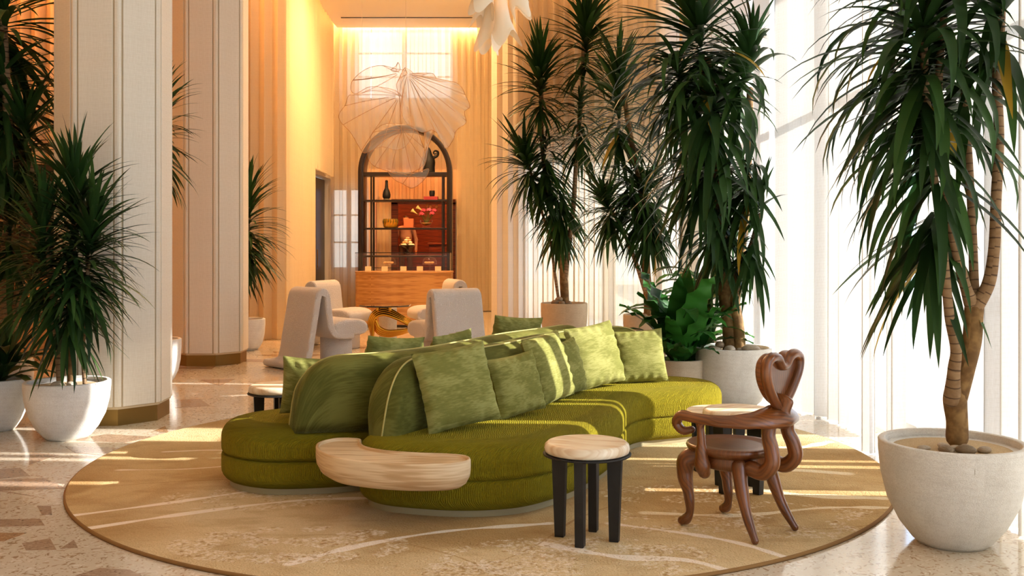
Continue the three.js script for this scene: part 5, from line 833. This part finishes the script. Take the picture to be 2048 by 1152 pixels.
{ // very tall palm at the left edge
  const X = -4.35, D = 8.55, t = thing('potted_palm', 'very tall dark palm with a ringed trunk at the left edge', 'plant', [X, 0, -D]), H = 0.45, R = 0.24, B = (px, py, dz, r) => rel(X, D, D, [[px, py, dz, r]])[0], C = (px, py, dz) => B(px, py, dz, 0).slice(0, 3); pot(t, 'drum', R, H, M.concrete);
  obj('trunk', sweep([[0, H - 0.06, 0, 0.05], B(6, 640, 0, 0.045), B(10, 540, 0, 0.042), B(18, 420, 0, 0.04), B(16, 250, 0, 0.036), B(6, 40, 0, 0.034)], 50, 12), M.bark, t);
  obj('trunk', sweep([[0.03, H - 0.06, -0.05, 0.04], B(40, 560, -0.1, 0.035), B(60, 400, -0.1, 0.03), B(62, 320, -0.1, 0.03)], 40, 10), M.bark, t);
  plantLeaves(t, [{ p: C(10, -30, 0), n: 80, L: 0.8, len: 0.6, low: -50, high: 75 }, { p: C(8, 130, 0), n: 80, L: 0.8, len: 0.6, low: -60, high: 40 }, { p: C(50, 240, -0.1), n: 66, L: 0.62, len: 0.5, low: -55, high: 70 }, { p: C(20, 400, 0.1), n: 70, L: 0.6, len: 0.55, low: -60, high: 60 }], stiff, M.leaf, 91, 0, 1.8, nearColumn);
}
{ // palms half hidden by the columns
  const one = (X, D, label, crowns, seed, H = 0.45, R = 0.27) => { const t = thing('potted_palm', label, 'plant', [X, 0, -D]); pot(t, 'drum', R, H, M.concrete); const c = crowns[0]; obj('trunk', sweep([[0, H - 0.06, 0, 0.05], [c.p[0] * 0.4, (H + c.p[1]) / 2, c.p[2] * 0.4, 0.04], [...c.p, 0.03]], 30, 10), M.bark, t); plantLeaves(t, crowns, stiff, M.leaf, seed, 0, 1.8, (x, z) => nearColumn(x, z) || z < -14.75); };
  one(-3.72, 10.4, 'palm whose dark tuft shows between the two columns', [{ p: [0.05, 3.0, 0], n: 90, L: 0.5, len: 0.8, low: -60, high: 84 }], 101);
  one(-3.62, 13.55, 'palm beside the farther column, before the left curtain', [{ p: [0.05, 2.15, 0], n: 96, L: 0.62, len: 0.9, low: -55, high: 84 }, { p: [-0.05, 1.6, 0.05], n: 60, L: 0.6, len: 0.5, low: -65, high: 40 }], 111, 0.42);
}
{ // reception bench seen through the leaves at the far left
  const t = thing('reception_desk', 'amber wood desk glimpsed behind the left palms', 'desk', [-6.3, 0, -12.6]); obj('body', box(2.9, 1.02, 0.7, 0, 0.51, 0, 0.01), M.counter, t); obj('top', box(3.0, 0.05, 0.8, 0, 1.046, 0, 0.01), M.darkWood, t); obj('rail', box(2.9, 0.06, 0.02, 0, 0.56, 0.36), M.darkWood, t);
  const b = thing('wall_panelling', 'dark wood wall panelling below the amber curtain', 'panelling', [-6.0, 0, -14.98]); for (let i = 0; i < 6; i++) obj('panel', box(0.66, 2.5, 0.04, -1.7 + i * 0.68, 1.26, 0, 0.006), M.darkWood, b); obj('cap_rail', box(4.1, 0.1, 0.1, 0, 2.56, 0.02, 0.01), M.darkWood, b);
}

renderer.render(scene, camera);
